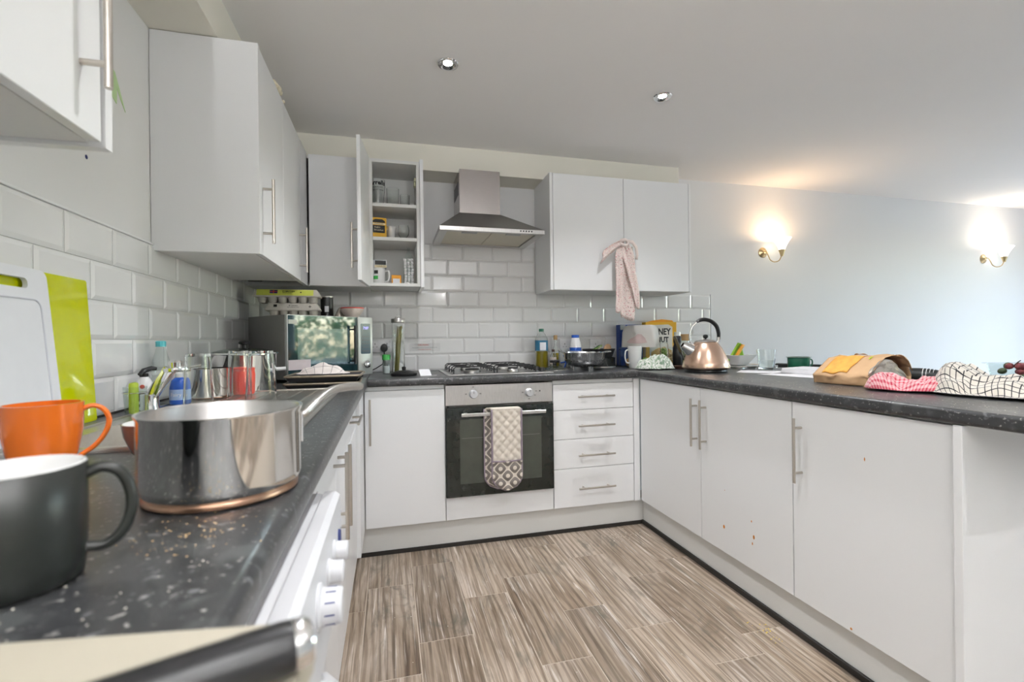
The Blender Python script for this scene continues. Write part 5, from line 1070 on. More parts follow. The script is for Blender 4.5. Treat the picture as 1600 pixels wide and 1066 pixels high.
ct = part('carton', B().box(-0.118, -0.030, 0, 0.118, 0.030, 0.305, 0.0015, 1), YELLOW, t, 0)
part('open_flap', B().prism([(-0.112, 0.303), (0.112, 0.303), (0.10, 0.318), (0.02, 0.326), (-0.06, 0.316)], -0.004, -0.003, 'Y'), AMBER, ct, 0)
part('front_print', B().prism([(-0.09, 0.03), (0.085, 0.03), (0.085, 0.27), (0.055, 0.288), (-0.07, 0.284), (-0.09, 0.26)], -0.0308, -0.0300, 'Y'), mat('pale_cream_print', (0.74, 0.72, 0.66), 0.5), ct, 0)
text('lettering', 'HONEY', 0.062, Matrix.Translation((-0.015, -0.0312, 0.235)) @ Ms, INK, ct, sx=0.80, bold=0.0022); text('lettering', 'NUT', 0.052, Matrix.Translation((0.008, -0.0312, 0.178)) @ Ms, INK, ct, sx=0.85, bold=0.0022)
part('cereal_picture', B().prism([(-0.08, 0.035), (0.08, 0.035), (0.08, 0.10), (0.03, 0.13), (-0.03, 0.12), (-0.08, 0.09)], -0.0314, -0.0309, 'Y'), mat('golden_flakes', (0.62, 0.40, 0.14), 0.6, nscale=60, namt=0.5), ct, 0)
cpw = thing('cup', 'tall plain white cup beside the leaf print cloth', 'cup', (2.262, -0.362, WZ)); part('body', B().lathe(vessel([(0.034, 0), (0.037, 0.006), (0.045, 0.138), (0.046, 0.142)], 0.003, 0.005), 36), CERW, cpw, 50)
part('handle', B().tube(smooth([(-0.040, 0.0, 0.118), (-0.060, 0.004, 0.112), (-0.066, 0.004, 0.075), (-0.058, 0.003, 0.040), (-0.037, 0, 0.034)]), 0.0045, 10), CERW, cpw)
gc = crumple('patterned_cloth', 44, 36, 0.25, 0.165, lambda x, y, u, v: max(lump(x, y, 0.02, 0, 0.095, 0.082, 0.088, 1, 2.6), lump(x, y, -0.055, -0.01, 0.075, 0.075, 0.062, 5, 2.4)) * (0.62 + 0.42 * folds(x, y, 7, 20)) + 0.004, LEAFY, jitter=0.016, seed=1)
gc.location = (2.318, -0.505, WZ + 0.004); tag(gc, 'white cloth with green leaf print heaped on the worktop corner', 'cloth')
t = bottle('narrow jar of green olives with clear lid beside the pasta', (2.492, -0.335, WZ), [(0.024, 0), (0.026, 0.004), (0.026, 0.145), (0.022, 0.155), (0.021, 0.160)], GLASS, (0.024, 0.158, 0.182), PLASTICC, name='olive_jar', cat='jar')
ob = B()
for k in range(21): ob.ball((0.011 * math.cos(k * 2.1), 0.011 * math.sin(k * 2.1), 0.016 + (k // 3) * 0.0165), 0.0105, 10)
ol = part('olives', ob, OLIVE, t, 60); ol['kind'] = 'stuff'
t = thing('pasta_bag', 'clear bag of dry pasta leaning before the cereal box', 'bag', (2.608, -0.185, WZ), -0.1)
pb = B(); rnd = random.Random(11)
for k in range(90):
    x, y, z = rnd.uniform(-0.05, 0.05), rnd.uniform(-0.018, 0.018), rnd.uniform(0.008, 0.10); a = rnd.random() * 3.1; e = 0.012
    pb.tube([(x - e * math.cos(a), y, z - e * math.sin(a)), (x, y + 0.004, z), (x + e * math.cos(a), y, z + e * math.sin(a))], 0.004, 5)
pp = part('pasta', pb, PASTA, t); pp['kind'] = 'stuff'
part('film', B().lathe([(0.060, 0), (0.066, 0.02), (0.062, 0.09), (0.045, 0.112), (0.056, 0.130)], 24, sy=0.42), PLASTICC, t, 60)
bottle('dark bottle with black neck and grey cap behind the kettle', (2.615, -0.300, WZ), [(0.029, 0), (0.031, 0.004), (0.031, 0.125), (0.022, 0.150), (0.0265, 0.165), (0.026, 0.200), (0.020, 0.206)], BLACK, (0.021, 0.204, 0.231), SILV)
t = bottle('square shouldered clear jar with cork stopper behind the kettle', (2.700, -0.262, WZ), [(0.040, 0), (0.043, 0.004), (0.043, 0.120), (0.036, 0.145), (0.030, 0.158), (0.030, 0.175)], GLASS, (0.034, 0.172, 0.216), CORK, name='cork_jar', cat='jar')
part('label', B().prism([(-0.036, 0.125), (0.012, 0.125), (-0.010, 0.075)], -0.0442, -0.0438, 'Y'), LEAFY, t, 0)
hb2 = B(); rnd = random.Random(12)
for k in range(70): a = rnd.random() * 6.28; r = rnd.random() ** 0.5 * 0.030; hb2.ball((r * math.cos(a), r * math.sin(a), rnd.uniform(0.014, 0.10)), 0.009, 6)
hh = part('dried_herbs', hb2, mat('dried_herb_green', (0.28, 0.30, 0.16), 0.8, namt=0.4), t); hh['kind'] = 'stuff'
t = thing('spatula', 'grey metal spatula leaning on the dark bottle', 'spatula', (2.60, -0.36, WZ))
u = Vector((-0.42, 0.06, 1)).normalized()
part('blade', B().box(-0.022, -0.0012, 0.10, 0.022, 0.0012, 0.215, 0.001, 1).box(-0.010, -0.001, 0.02, 0.010, 0.001, 0.10).xf(Matrix.Translation((0.03, -0.02, 0.004)) @ u.to_track_quat('Z', 'Y').to_matrix().to_4x4()), STEEL, t, 0)
part('handle', B().tube([Vector((0.03, -0.02, 0.007)), Vector((0.03, -0.02, 0.004)) + u * 0.05], 0.006, 10), BLACK, t)
tag(part('saucer', B().lathe([(0, 0), (0.030, 0), (0.038, 0.014), (0.040, 0.020), (0.036, 0.018), (0.028, 0.005), (0, 0.004)], 28).xf(Matrix.Translation((2.475, -0.53, WZ + 0.0003))), mat('dark_brown_dish', (0.07, 0.03, 0.02), 0.25), None, 60), 'small dark brown dish beside the kettle spout', 'dish')

# ------------------------------------------------------------------ peninsula
t = thing('kettle', 'copper pyramid kettle with black looped handle at the worktop corner', 'kettle', (2.445, -0.815, WZ), -0.20)
part('power_base', B().lathe([(0, 0), (0.108, 0), (0.110, 0.004), (0.110, 0.014), (0.106, 0.018), (0, 0.018)], 48), BLACK, t, 50)
bd = part('body', B().lathe([(0, 0.020), (0.118, 0.020), (0.124, 0.024), (0.125, 0.030), (0.119, 0.055), (0.103, 0.095), (0.085, 0.132), (0.067, 0.158), (0.056, 0.168), (0, 0.170)], 64), COPPER, t, 50)
ld = part('lid', B().lathe([(0.056, 0.167), (0.050, 0.174), (0.03, 0.180), (0, 0.182)], 40), SATIN, t, 50)
part('lid_knob', B().lathe([(0, 0.180), (0.005, 0.180), (0.005, 0.186), (0.012, 0.190), (0.0145, 0.198), (0.011, 0.206), (0, 0.209)], 20), BLACK, ld, 50)
part('spout', B().lathe([(0.014, 0), (0.020, 0.0), (0.034, 0.050), (0.036, 0.060), (0.032, 0.060), (0.028, 0.050)], 28, closed=True).xf(Matrix.Translation((-0.132, 0, 0.152)) @ Matrix.Rotation(math.radians(122), 4, 'Y')), CHROME, t, 50, label='chrome spout')
arc = [(-0.072 + 0.0, 0, 0.152), (-0.088, 0, 0.175), (-0.088, 0, 0.215), (-0.072, 0, 0.255), (-0.045, 0, 0.280)]
part('handle_bracket', B().tube(smooth(arc), smooth_r([0.010, 0.006, 0.005, 0.005, 0.009]), 12), CHROME, t)
part('handle', B().tube(smooth([(-0.052, 0, 0.276), (-0.030, 0, 0.288), (0.0, 0, 0.291), (0.035, 0, 0.280), (0.062, 0, 0.255), (0.074, 0, 0.220), (0.075, 0, 0.188)]), smooth_r([0.009, 0.012, 0.0125, 0.0125, 0.0125, 0.012, 0.010]), 14, flat=0.85), BLACK, t, 60)
part('handle_foot', B().tube([(0.075, 0, 0.192), (0.072, 0, 0.172), (0.062, 0, 0.160)], [0.012, 0.010, 0.008], 12), CHROME, t)
t = thing('bowl', 'white angular bowl with a crisp packet in it right of the kettle', 'bowl', (2.915, -0.50, WZ + 0.0115), 0.15)
b = B(); rg = []
for w2, z in ((0.040, 0.0), (0.050, 0.004), (0.088, 0.060), (0.092, 0.066), (0.088, 0.0665), (0.082, 0.060), (0.045, 0.008)): rg.append([b.bm.verts.new((x, y, z)) for x, y in round_rect(-w2, w2, -w2, w2, w2 * 0.35)])
n = len(rg[0])
for A in range(len(rg) - 1):
    for k in range(n): b.bm.faces.new((rg[A][k], rg[A][(k + 1) % n], rg[A + 1][(k + 1) % n], rg[A + 1][k]))
b.bm.faces.new(rg[0][::-1]); b.bm.faces.new(rg[-1])
part('body', b, CERW, t, 40)
b = B().grid(8, 8, lambda u, v: ((u - 0.5) * 0.150 * (1 - 0.90 * v), -0.01 + 0.02 * math.sin(u * PI) * (1 - v) + 0.004 * math.sin(u * 20), 0.018 + v * 0.125))
ck = part('crisp_packet', b, mat('lime_crisp_packet', (0.30, 0.55, 0.04), 0.3, nscale=18, namt=0.4), None, 180, solid=0.012); ck.location = (2.905, -0.50, WZ + 0.012); ck.rotation_euler = (0, 0.18, 0.1); tag(ck, 'green and orange crisp packet poking out of the white bowl', 'crisp packet')
part('orange_band', B().grid(2, 6, lambda u, v: (-0.045 + u * 0.03 + v * 0.048, -0.0225 - 0.001, 0.045 + v * 0.092)), AMBER, ck, 180, solid=0.001)
tr = thing('serving_tray', 'flat silver tray under the white bowl', 'tray', (2.930, -0.53, WZ))
part('tray', B().prism(round_rect(-0.145, 0.150, -0.14, 0.13, 0.02), 0.0, 0.010), SATIN, tr, 0)
part('rim', B().tube([(x, y, 0.0095) for x, y in round_rect(-0.145, 0.150, -0.14, 0.13, 0.02)], 0.004, 8, loop=True), CHROME, tr)
t = thing('tumbler', 'glass tumbler part filled with water behind the papers', 'glass', (2.925, -0.735, WZ))
part('glass_body', B().lathe(vessel([(0.040, 0), (0.046, 0.05), (0.053, 0.116)], 0.0022, 0.008), 36), GLASS, t, 50)
part('water', B().lathe([(0, 0.0085), (0.0372, 0.0085), (0.0435, 0.050), (0, 0.050)], 36), WATER, t, 50)
t = thing('enamel_mug', 'dark green enamel pot near the far edge of the peninsula', 'mug', (3.02, -0.872, WZ))
part('body', B().lathe(vessel([(0.052, 0), (0.055, 0.004), (0.057, 0.072)], 0.0015, 0.003), 36), DGREEN, t, 50)
part('lip', B().lathe([(0.056, 0.070), (0.064, 0.073), (0.064, 0.075), (0.055, 0.075)], 36, closed=True), mat('grey_green_lip', (0.35, 0.42, 0.38), 0.3), t)
part('handle', B().tube(smooth([(0.055, -0.01, 0.060), (0.078, -0.014, 0.056), (0.080, -0.014, 0.030), (0.056, -0.01, 0.018)]), 0.004, 8), DGREEN, t)
def sheet(label, x, y, rz, z, w=0.210, h=0.297, lift=0.0):
    o = part('paper_sheet', B().grid(4, 4, lambda u, v: ((u - 0.5) * w, (v - 0.5) * h, 0.0006 + lift * u * u)), PAPER, None, 180, solid=0.0004); o.location = (x, y, z); o.rotation_euler = (0, 0, rz); tag(o, label, 'paper')
sheet('loose white sheet lying between the kettle and the paper stack', 2.735, -0.955, 0.75, WZ + 0.0005)
sheet('loose white sheet under the front of the paper stack', 2.690, -1.190, 0.2, WZ + 0.0005)
for k in range(4):
    o = part('paper_pad', B().box(-0.105, -0.1485, 0, 0.105, 0.1485, 0.0062, 0.0006, 1), PAPER, None, 0); o.location = (2.86 + 0.003 * k, -1.165 + 0.002 * (k % 2), WZ + 0.0022 + k * 0.0066); o.rotation_euler = (0, 0, 0.22 + 0.02 * k)
    tag(o, ('lowest pad of the white paper stack beside the bread bag', 'second pad up of the white paper stack', 'third pad up of the white paper stack', 'top pad of the white paper stack beside the bread bag')[k], 'paper pad', 'stacked paper pads')

# bread bag on its side: front face low and steep, sloping window face, open end
t = thing('bread_bag', 'brown paper bread bag with orange window lying on the peninsula', 'bag', (2.545, -1.625, WZ))
sec = [(-0.110, 0.000), (-0.116, 0.036), (-0.030, 0.104), (0.030, 0.114), (0.080, 0.095), (0.105, 0.035), (0.098, 0.000)]    # x, z across the bag
def bag_pt(u, v):
    """u runs round the section, v along the bag from the far end (+y) to the open end"""
    k = u * (len(sec) - 1); i = min(int(k), len(sec) - 2); f_ = k - i
    x = sec[i][0] * (1 - f_) + sec[i + 1][0] * f_; z = sec[i][1] * (1 - f_) + sec[i + 1][1] * f_
    y = 0.120 - v * 0.215; sh = 0.96 + 0.06 * math.sin(v * PI)
    n = noise.noise(Vector((u * 7, v * 5, 3))) * 0.007 + (0.5 - abs(noise.noise(Vector((u * 14, v * 9, 8))))) * 0.006
    return (x * sh + v * 0.020 + n, y + n, max(0.002, z * (0.94 + 0.08 * v) + (n if z > 0.01 else 0)))
bp_ = part('paper_wrap', B().grid(36, 20, bag_pt), BAGP, t, 180, solid=0.0012)
part('far_end', B().prism([(x * 0.96, z * 0.94 + 0.002) for x, z in sec], 0.1135, 0.1165, 'Y'), BAGP, t, 0)
def on_bag(u, v, off):
    p = Vector(bag_pt(u, v)); q = Vector(bag_pt(min(1, u + 0.02), v)); r = Vector(bag_pt(u, min(1, v + 0.02))); nrm = (r - p).cross(q - p).normalized(); nrm = nrm if nrm.z > 0 else -nrm; return p + nrm * off
part('bread_window', B().grid(10, 14, lambda a, c: on_bag(0.185 + 0.20 * a, 0.16 + 0.47 * c, 0.0035 + 0.002 * noise.noise(Vector((a * 5, c * 5, 0))))), BREAD, t, 180, solid=0.002, label='orange brown loaf seen through the window')
part('film_patch', B().grid(6, 8, lambda a, c: on_bag(0.385 + 0.09 * a, 0.30 + 0.30 * c, 0.0030)), mat('pale_mauve_film', (0.62, 0.55, 0.54), 0.2, nscale=30, namt=0.15), t, 180, solid=0.0006)
part('green_mark', B().grid(2, 2, lambda a, c: on_bag(0.315 + 0.03 * a, 0.765 + 0.045 * c, 0.0032)), mat('lime_mark', (0.48, 0.58, 0.03), 0.6), t, 180, solid=0.0004)
part('open_end_film', B().grid(12, 10, lambda a, c: (-0.088 + 0.185 * a + 0.008 * noise.noise(Vector((a * 9, c * 9, 1))), -0.092 + 0.014 * noise.noise(Vector((a * 8, c * 8, 4))), 0.004 + c * (0.094 * math.sin(PI * (0.16 + 0.74 * a)) + 0.004))), FILM, t, 180, solid=0.001, label='crinkled clear film in the open end')
part('corner_flap', B().prism([(-0.100, 0.034), (-0.125, 0.002), (-0.070, 0.0015), (-0.062, 0.034)], -0.103, -0.1015, 'Y'), BAGP, t, 0)
for y0, x0, hh_ in ((0.035, 0.035, 0.014), (-0.078, 0.070, 0.018)):
    part('strap_handle', B().grid(10, 3, lambda a, c: (x0 + 0.03 * c - 0.006 * math.sin(a * 5), y0 + (a - 0.5) * 0.070, 0.106 - 0.18 * max(0, x0 - 0.04) + hh_ * math.sin(a * PI) ** 0.5 - 0.045 * c * c + 0.003 * math.sin(a * 9))), BAGP, t, 180, solid=0.0015)
t = thing('pencil_case', 'black padded case with white stripes behind the checked towels', 'case', (2.80, -1.655, WZ), -1.15)
part('case', B().lathe([(0, -0.095)] + [(0.036 * math.cos(a) ** 0.45 if math.cos(a) > 0 else 0, 0.095 * math.sin(a)) for a in [-1.45 + 2.9 * k / 16 for k in range(17)]] + [(0, 0.095)], 24, axis='X', sx=1.25, sy=0.95).xf(Matrix.Translation((0, 0, 0.036))), LEATHER, t, 60)
for k in range(4): part('stripe', B().tube([(0.02 + 0.014 * k, 0.0455 * math.cos(a) * (1 - 0.06 * k), 0.036 + 0.0352 * math.sin(a) * (1 - 0.05 * k)) for a in [PI * q / 12 for q in range(-1, 14)]], 0.0018, 6), WPLAS, t)
part('logo', B().tube([(-0.055, -0.042, 0.044), (-0.048, -0.043, 0.052), (-0.050, -0.0435, 0.036), (-0.043, -0.043, 0.034)], 0.002, 6), WPLAS, t)
t.scale = (0.74, 0.74, 0.84)
rc = crumple('check_tea_towel', 50, 40, 0.22, 0.16, lambda x, y, u, v: max(lump(x, y, -0.055, 0.0, 0.075, 0.085, 0.056, 2, 2.6), lump(x, y, 0.055, -0.01, 0.08, 0.075, 0.046, 4, 2.4)) * (0.60 + 0.45 * folds(x, y, 3, 22)) + 0.004, REDCHECK, (2.2, 1.5), jitter=0.020, seed=6)
rc.location = (2.455, -1.845, WZ + 0.004); rc.rotation_euler = (0, 0, -1.05); tag(rc, 'crumpled red and pink check tea towel beside the bread bag', 'tea towel')
def bwh(x, y, u, v):
    z = max(lump(x, y, -0.110, 0.01, 0.085, 0.115, 0.092, 8, 2.0), lump(x, y, 0.000, 0.0, 0.110, 0.11, 0.066, 6, 1.7), lump(x, y, 0.100, -0.005, 0.105, 0.11, 0.044, 9, 1.7))
    return z * (0.62 + 0.48 * folds(x, y, 21, 13)) + 0.004
bw = crumple('check_tea_towel', 60, 44, 0.38, 0.25, bwh, BWCHECK, (2.6, 1.4), jitter=0.022, seed=9)
bw.location = (2.560, -2.060, WZ + 0.005); bw.rotation_euler = (0, 0, -1.25); tag(bw, 'cream and black check tea towel crumpled near the end of the peninsula', 'tea towel')
t = thing('fruit_punnet', 'clear plastic punnet of red grapes behind the black check towel', 'punnet', (2.975, -1.90, WZ), -0.3)
b = B(); rg = []
for w2, d2, z in ((0.085, 0.06, 0.001), (0.098, 0.072, 0.082), (0.106, 0.080, 0.083), (0.106, 0.080, 0.085), (0.096, 0.070, 0.084), (0.083, 0.058, 0.003)): rg.append([b.bm.verts.new((x, y, z)) for x, y in round_rect(-w2, w2, -d2, d2, 0.02)])
n = len(rg[0])
for A in range(len(rg) - 1):
    for k in range(n): b.bm.faces.new((rg[A][k], rg[A][(k + 1) % n], rg[A + 1][(k + 1) % n], rg[A + 1][k]))
b.bm.faces.new(rg[0][::-1]); b.bm.faces.new(rg[-1])
part('tub', b, PLASTICC, t, 40)
rnd = random.Random(4); gi = 0
GRN = mat('grey_green_grape', (0.12, 0.16, 0.09), 0.35, nscale=40, namt=0.3); gm = {}
for layer in range(4):
    for _ in range(13):
        r = 0.0115; x, y = rnd.uniform(-0.068, 0.068), rnd.uniform(-0.044, 0.044)
        k = 'g' if rnd.random() < 0.35 else 'r'
        if k not in gm: o = part('grape', B().ball((0, 0, 0), r, 12, sz=1.15), GRN if k == 'g' else BERRY, t, 60); gm[k] = o.data
        else: o = new_obj('grape', gm[k], t)
        o.location = (x, y, 0.016 + layer * 0.0195); o.rotation_euler = (rnd.random(), rnd.random(), 0)
st_ = B()
for k in range(5): x = -0.06 + 0.03 * k; st_.tube([(x, 0, 0.07), (x + 0.008, -0.01, 0.090), (x + 0.016, -0.012, 0.096)], 0.0016, 6)
part('stalks', st_, OLEATH, t)['kind'] = 'stuff'
o = part('packet', B().box(-0.05, -0.03, 0, 0.05, 0.03, 0.018, 0.006, 2), mat('lime_packet', (0.45, 0.70, 0.02), 0.4), None, 40); o.location = (2.70, -2.335, WZ); tag(o, 'lime green packet by the end of the black check towel', 'packet')

# dining chairs beyond the breakfast bar: only their top rails show
def chair(label, x, y, rz):
    t = thing('dining_chair', label, 'chair', (x, y, 0), rz, 'dining chairs beyond the peninsula')
    part('seat', B().box(-0.21, -0.21, 0.43, 0.21, 0.21, 0.485, 0.015, 2), LEATHER, t, 40)
    part('backrest', B().box(0.17, -0.20, 0.50, 0.215, 0.20, 0.905, 0.012, 2).xf(Matrix.Identity(4)), LEATHER, t, 40)
    for sx in (-1, 1):
        for sy in (-1, 1): part('leg', B().box(sx * 0.19 - 0.02, sy * 0.19 - 0.02, 0, sx * 0.19 + 0.02, sy * 0.19 + 0.02, 0.432, 0.003, 1), OLEATH, t, 0)
    for sy in (-1, 1): part('back_post', B().box(0.178, sy * 0.15 - 0.015, 0.484, 0.208, sy * 0.15 + 0.015, 0.52), OLEATH, t, 0)
chair('black dining chair behind the white bowl, nearest the back wall', 3.45, -0.40, 0.35)
chair('black dining chair behind the bread bag', 3.42, -1.10, 0.15)
chair('black dining chair behind the punnet of grapes', 3.45, -1.85, -0.1)

# ------------------------------------------------------------------ in the open cupboard
SH1, SH2, SH0 = 1.892, 1.699, 1.436
t = thing('pint_glass', 'printed pint glass on the top shelf of the open cupboard', 'glass', (0.690, -0.175, SH1))
part('glass_body', B().lathe(vessel([(0.030, 0), (0.033, 0.05), (0.040, 0.10), (0.042, 0.125), (0.0415, 0.165)], 0.0025, 0.010), 32), GLASS, t, 50)
text('lettering', 'arrells', 0.036, Matrix.Translation((0.002, -0.0428, 0.140)) @ Ms, INK, t, bend=0.0425, bold=0.0012)
text('small_print', 'DUBLIN CITY', 0.010, Matrix.Translation((0.002, -0.0424, 0.115)) @ Ms, INK, t, bend=0.042); text('small_print', 'BREWED  FRESH', 0.009, Matrix.Translation((0.002, -0.0412, 0.098)) @ Ms, INK, t, bend=0.041)
tumbler('drinking_glass', 'tall clear glass in the middle of the top cupboard shelf', (0.775, -0.190, SH1), 0.034, 0.037, 0.115, group='glasses in the open cupboard')
tumbler('drinking_glass', 'shorter clear glass by the hinge on the top cupboard shelf', (0.845, -0.180, SH1), 0.026, 0.029, 0.085, group='glasses in the open cupboard')
t = box_carton('tea_box', 'yellow english breakfast tea box on the middle cupboard shelf', 'tea box', (0.686, -0.185, SH2), 0.088, 0.11, 0.122, YELLOW, 0.15)
d = 0.11; plate(t, 'black_panel', -0.034, 0.034, 0.034, 0.078, d, INK, 0.0006)
part('arch_print', B().prism([(-0.036, 0.093), (0.036, 0.093), (0.034, 0.104), (0.020, 0.113), (-0.020, 0.113), (-0.034, 0.104)], -d / 2 - 0.0006, -d / 2, 'Y'), INK, t, 0)
plate(t, 'cream_band', -0.038, 0.038, 0.081, 0.0905, d, CREAMINK, 0.0006)
text('lettering', 'TWININGS', 0.0105, front(t, 0, d, 0, 0.0857, 0.0008), INK, t); text('lettering', 'English', 0.012, front(t, 0, d, -0.008, 0.066, 0.0008), CREAMINK, t); text('lettering', 'Breakfast', 0.014, front(t, 0, d, 0, 0.050, 0.0008), CREAMINK, t)
t = thing('mug', 'white mug with its handle to the left on the middle cupboard shelf', 'mug', (0.765, -0.165, SH2))
part('body', B().lathe(vessel([(0.022, 0), (0.024, 0.004), (0.024, 0.07), (0.028, 0.088)], 0.003, 0.005), 28), CERW, t, 50); part('handle', B().tube(smooth([(-0.022, -0.006, 0.070), (-0.040, -0.012, 0.066), (-0.043, -0.013, 0.040), (-0.034, -0.010, 0.020), (-0.022, -0.006, 0.016)]), 0.004, 10), CERW, t)
t = thing('wine_glass', 'rounded stem glass on the middle cupboard shelf', 'glass', (0.835, -0.185, SH2))
part('bowl', B().lathe([(0, 0.016), (0.016, 0.018), (0.032, 0.042), (0.034, 0.068), (0.029, 0.095), (0.0275, 0.095), (0.032, 0.068), (0.030, 0.044), (0.015, 0.021), (0, 0.019)], 32), GLASS, t, 60); part('foot', B().lathe([(0, 0), (0.026, 0), (0.026, 0.002), (0.005, 0.006), (0.004, 0.016), (0, 0.0165)], 28), GLASS, t, 60)
t = thing('mug', 'white mug with green and black print on the bottom cupboard shelf', 'mug', (0.690, -0.200, SH0))
part('body', B().lathe(vessel([(0.034, 0), (0.037, 0.004), (0.038, 0.095)], 0.003, 0.006), 36), CERW, t, 50); part('handle', B().tube(smooth([(0.036, -0.01, 0.080), (0.056, -0.018, 0.078), (0.061, -0.02, 0.050), (0.054, -0.017, 0.022), (0.035, -0.01, 0.016)]), 0.0055, 10), CERW, t)
def patch(r, a0, a1, z0, z1, n=6):
    b = B()
    for k in range(n): p, q = a0 + (a1 - a0) * k / n, a0 + (a1 - a0) * (k + 1) / n; b.quad((r * math.cos(p), r * math.sin(p), z0), (r * math.cos(q), r * math.sin(q), z0), (r * math.cos(q), r * math.sin(q), z1), (r * math.cos(p), r * math.sin(p), z1))
    return b
part('green_print', patch(0.0384, math.radians(-150), math.radians(-95), 0.028, 0.048), GREEN, t); part('black_print', patch(0.0386, math.radians(-130), math.radians(-95), 0.060, 0.080), INK, t)
t = box_carton('tea_box', 'small black and cream tea box balanced on the printed mug', 'tea box', (0.696, -0.195, SH0 + 0.0965), 0.075, 0.055, 0.046, mat('grey_blue_card', (0.45, 0.48, 0.50), 0.5), 0.08)
plate(t, 'black_panel', -0.028, 0.033, 0.018, 0.042, 0.055, INK, 0.0006); plate(t, 'cream_band', -0.030, 0.037, 0.002, 0.016, 0.055, CREAMINK, 0.0006); text('lettering', 'TWININGS', 0.0115, front(t, 0, 0.055, 0.003, 0.009, 0.0008), INK, t)
t = box_carton('small_carton', 'small orange carton on the bottom cupboard shelf', 'carton', (0.790, -0.210, SH0), 0.055, 0.04, 0.055, AMBER); plate(t, 'white_panel', -0.020, 0.020, 0.004, 0.034, 0.04, PAPER, 0.0006)
t = thing('sachet_bag', 'clear bag of white tea light shaped pods by the cupboard hinge', 'bag', (0.862, -0.205, SH0))
pod = None; rnd = random.Random(6)
for r in range(8):
    for c in range(3):
        x, y = (c - 1) * 0.019 + rnd.uniform(-0.003, 0.003), -0.012 + rnd.uniform(-0.004, 0.004)
        if pod is None: pod = part('pod', B().lathe([(0, 0), (0.0075, 0), (0.0085, 0.004), (0.0085, 0.014), (0.006, 0.016), (0, 0.016)], 12), WPLAS, t, 50); o = pod
        else: o = new_obj('pod', pod.data, t)
        o.location = (x, y, 0.003 + r * 0.0195); o.rotation_euler = (rnd.uniform(0.1, 0.5), 0, 0)
part('film', B().lathe([(0.030, 0.001), (0.0315, 0.02), (0.031, 0.14), (0.020, 0.18), (0.006, 0.205), (0.009, 0.222)], 24, sx=1.0, sy=0.75), PLASTICC, t, 60)

# ------------------------------------------------------------------ apron tied to the wall cabinet handle
t = thing('apron', 'faded pink floral apron tied to the wall cabinet handle', 'apron', (2.178, -0.372, 1.690))
def strip(name, path, wid, fold, seed, m=FLORAL, lab=None):
    P = [Vector(p) for p in path]
    def f(u, v):
        k = v * (len(P) - 1); i = min(int(k), len(P) - 2); q = P[i].lerp(P[i + 1], k - i); w = wid[i] * (1 - (k - i)) + wid[i + 1] * (k - i)
        n = noise.noise(Vector((u * 3, v * 4, seed)))
        return (q.x + (u - 0.5) * w + 0.006 * n, q.y + fold * math.sin(u * 9 + v * 3 + seed) + 0.006 * n, q.z + 0.012 * math.sin(u * 5 + seed) * (v > 0.9))
    return part(name, B().grid(14, 22, f, (1, 3)), m, t, 180, solid=0.003)
strip('skirt', [(0.005, -0.012, 0.010), (0.006, -0.018, -0.06), (0.012, -0.012, -0.14), (0.020, -0.006, -0.24), (0.030, 0.0, -0.34), (0.034, 0.004, -0.465)], [0.07, 0.12, 0.13, 0.13, 0.125, 0.10], 0.010, 1)
strip('skirt_fold', [(-0.004, -0.024, 0.0), (0.018, -0.030, -0.10), (0.052, -0.030, -0.20), (0.080, -0.024, -0.30), (0.094, -0.016, -0.39)], [0.03, 0.05, 0.06, 0.05, 0.035], 0.006, 2)
strip('skirt_fold', [(-0.035, -0.012, -0.14), (-0.030, -0.016, -0.22), (-0.028, -0.012, -0.32), (-0.030, -0.006, -0.415)], [0.04, 0.055, 0.055, 0.05], 0.006, 3)
wg = [(0.0, -0.018, 0.012), (-0.04, -0.022, 0.0), (-0.09, -0.018, -0.032), (-0.145, -0.012, -0.080)]
def wing(u, v):
    k = v * 3; i = min(int(k), 2); q = Vector(wg[i]).lerp(Vector(wg[i + 1]), k - i); w = 0.035 + 0.055 * v - 0.03 * max(0, v - 0.7)
    return (q.x - 0.02 * (u - 0.5), q.y + 0.008 * math.sin(u * 8), q.z + (0.5 - u) * w)
part('bib', B().grid(10, 16, wing, (1, 2)), FLORAL, t, 180, solid=0.003)
part('knot', B().tube([(-0.030, -0.016, 0.018), (-0.010, -0.034, 0.034), (0.016, -0.034, 0.030), (0.026, -0.022, 0.008), (0.004, -0.034, -0.010), (-0.022, -0.028, 0.002), (-0.028, -0.016, 0.018)], [0.012, 0.013, 0.012, 0.012, 0.013, 0.012, 0.010], 10), FLORAL, t, 180, sub=1)
part('neck_tie', B().tube([(0.016, -0.026, 0.024), (0.055, -0.028, 0.020), (0.085, -0.022, -0.012), (0.096, -0.014, -0.060), (0.092, -0.010, -0.085)], 0.006, 8, flat=2.0), FLORAL, t, 180)

# ------------------------------------------------------------------ odds and ends
fb = B()
for x, y, z, r in ((0, 0, 0.010, 0.014), (0.004, 0.022, 0.010, 0.013), (0.006, 0.050, 0.012, 0.016), (0.008, 0.075, 0.010, 0.012), (0.008, 0.140, 0.004, 0.008)): fb.ball((x, y, z), r, 10)
o = part('foam_blob', fb, FOAMM, None, 60); o.location = (0.309, -1.01, 2.131); o['kind'] = 'stuff'; tag(o, 'cream lumps of filler foam on top of the left wall cabinet', 'filler foam')
b = B(); b.prism([(-0.045, 0.02), (-0.03, 0.055), (-0.002, 0.045), (0.02, 0.01), (0.052, -0.045), (0.025, -0.018), (0.008, 0.005), (0.006, -0.042), (-0.018, -0.030)], 0, 0.0015)
o = part('paper_tape', b, TAPEG, None, 0); o.matrix_world = face_m((0.0006, -1.487, 1.832), (0, 1, 0), (0, 0, 1)); tag(o, 'torn scrap of green tape stuck on the left wall', 'tape')
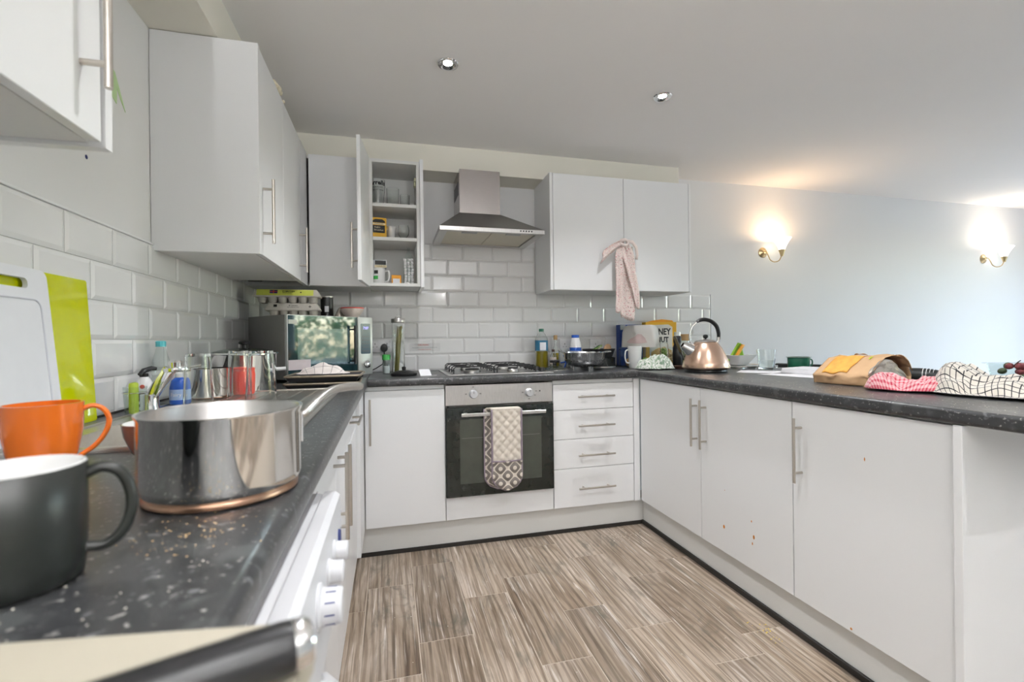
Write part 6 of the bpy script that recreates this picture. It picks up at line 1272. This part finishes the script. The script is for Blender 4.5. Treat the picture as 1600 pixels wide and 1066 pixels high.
tag(part('wall_mark', B().lathe([(0, 0), (0.006, 0), (0, 0.001)], 8).xf(face_m((0.0003, -1.62, 1.585), (0, 1, 0), (0, 0, 1))), NAVYINK, None), 'tiny dark blue mark on the left wall under the wall cabinet', 'mark')
def crumbs(name, label, n, fx, m, r0, r1, seed):
    b = B(); rd = random.Random(seed)
    for _ in range(n):
        x, y, z = fx(rd); r = rd.uniform(r0, r1); a = rd.random() * 6.28; c, s = math.cos(a) * r, math.sin(a) * r
        b._add([(x + c, y + s, z), (x - s, y + c, z), (x - c, y - s, z), (x + s, y - c, z), (x, y, z + r * 0.7)], [(0, 1, 4), (1, 2, 4), (2, 3, 4), (3, 0, 4), (3, 2, 1, 0)])
    o = part(name, b, m, None, 0); o['kind'] = 'stuff'; return tag(o, label, 'crumbs')
WZe = WZ + 0.0003
crumbs('crumbs', 'toast crumbs scattered on the worktop before the saucepan', 90, lambda r: (0.545 + r.gauss(0, 0.036), -2.525 + r.gauss(0, 0.026), WZe), CRUMB, 0.0004, 0.0014, 1)
crumbs('crumbs', 'pale crumbs scattered along the sink worktop edge', 120, lambda r: (r.uniform(0.570, 0.622), r.uniform(-2.3, -1.0), WZe) if r.random() < 0.7 else (r.uniform(0.42, 0.60), r.uniform(-2.72, -2.55), WZe), FLAKE, 0.0005, 0.0013, 2)
crumbs('crumbs', 'crumbs strewn over the worktop by the colander and kettle', 220, lambda r: (r.uniform(2.0, 2.45), r.uniform(-0.58, -0.50), WZe) if r.random() < 0.4 else (2.26 + r.gauss(0, 0.04), -0.95 + r.gauss(0, 0.12), WZe), FLAKE, 0.0006, 0.0020, 3)
crumbs('crumbs', 'crumbs along the front edge of the peninsula worktop', 160, lambda r: (r.uniform(2.17, 2.38), r.uniform(-2.35, -1.2), WZe), FLAKE, 0.0006, 0.0018, 4)
crumbs('crumbs', 'pale crumbs on the floor in the plinth corner', 70, lambda r: (1.99 + r.gauss(0, 0.06), -0.67 + r.gauss(0, 0.05), 0.0004), FLAKE, 0.001, 0.0032, 5)
crumbs('crumbs', 'yellow crumbs on the floor by the peninsula plinth', 24, lambda r: (2.10 + r.gauss(0, 0.02), -1.60 + r.gauss(0, 0.035), 0.0004), mat('yellow_crumbs', (0.70, 0.52, 0.06), 0.8), 0.001, 0.0034, 6)
crumbs('crumbs', 'odd pale crumbs dotted over the floor planks', 60, lambda r: (r.uniform(0.7, 2.1), r.uniform(-2.0, -0.7), 0.0004), FLAKE, 0.0008, 0.0022, 7)
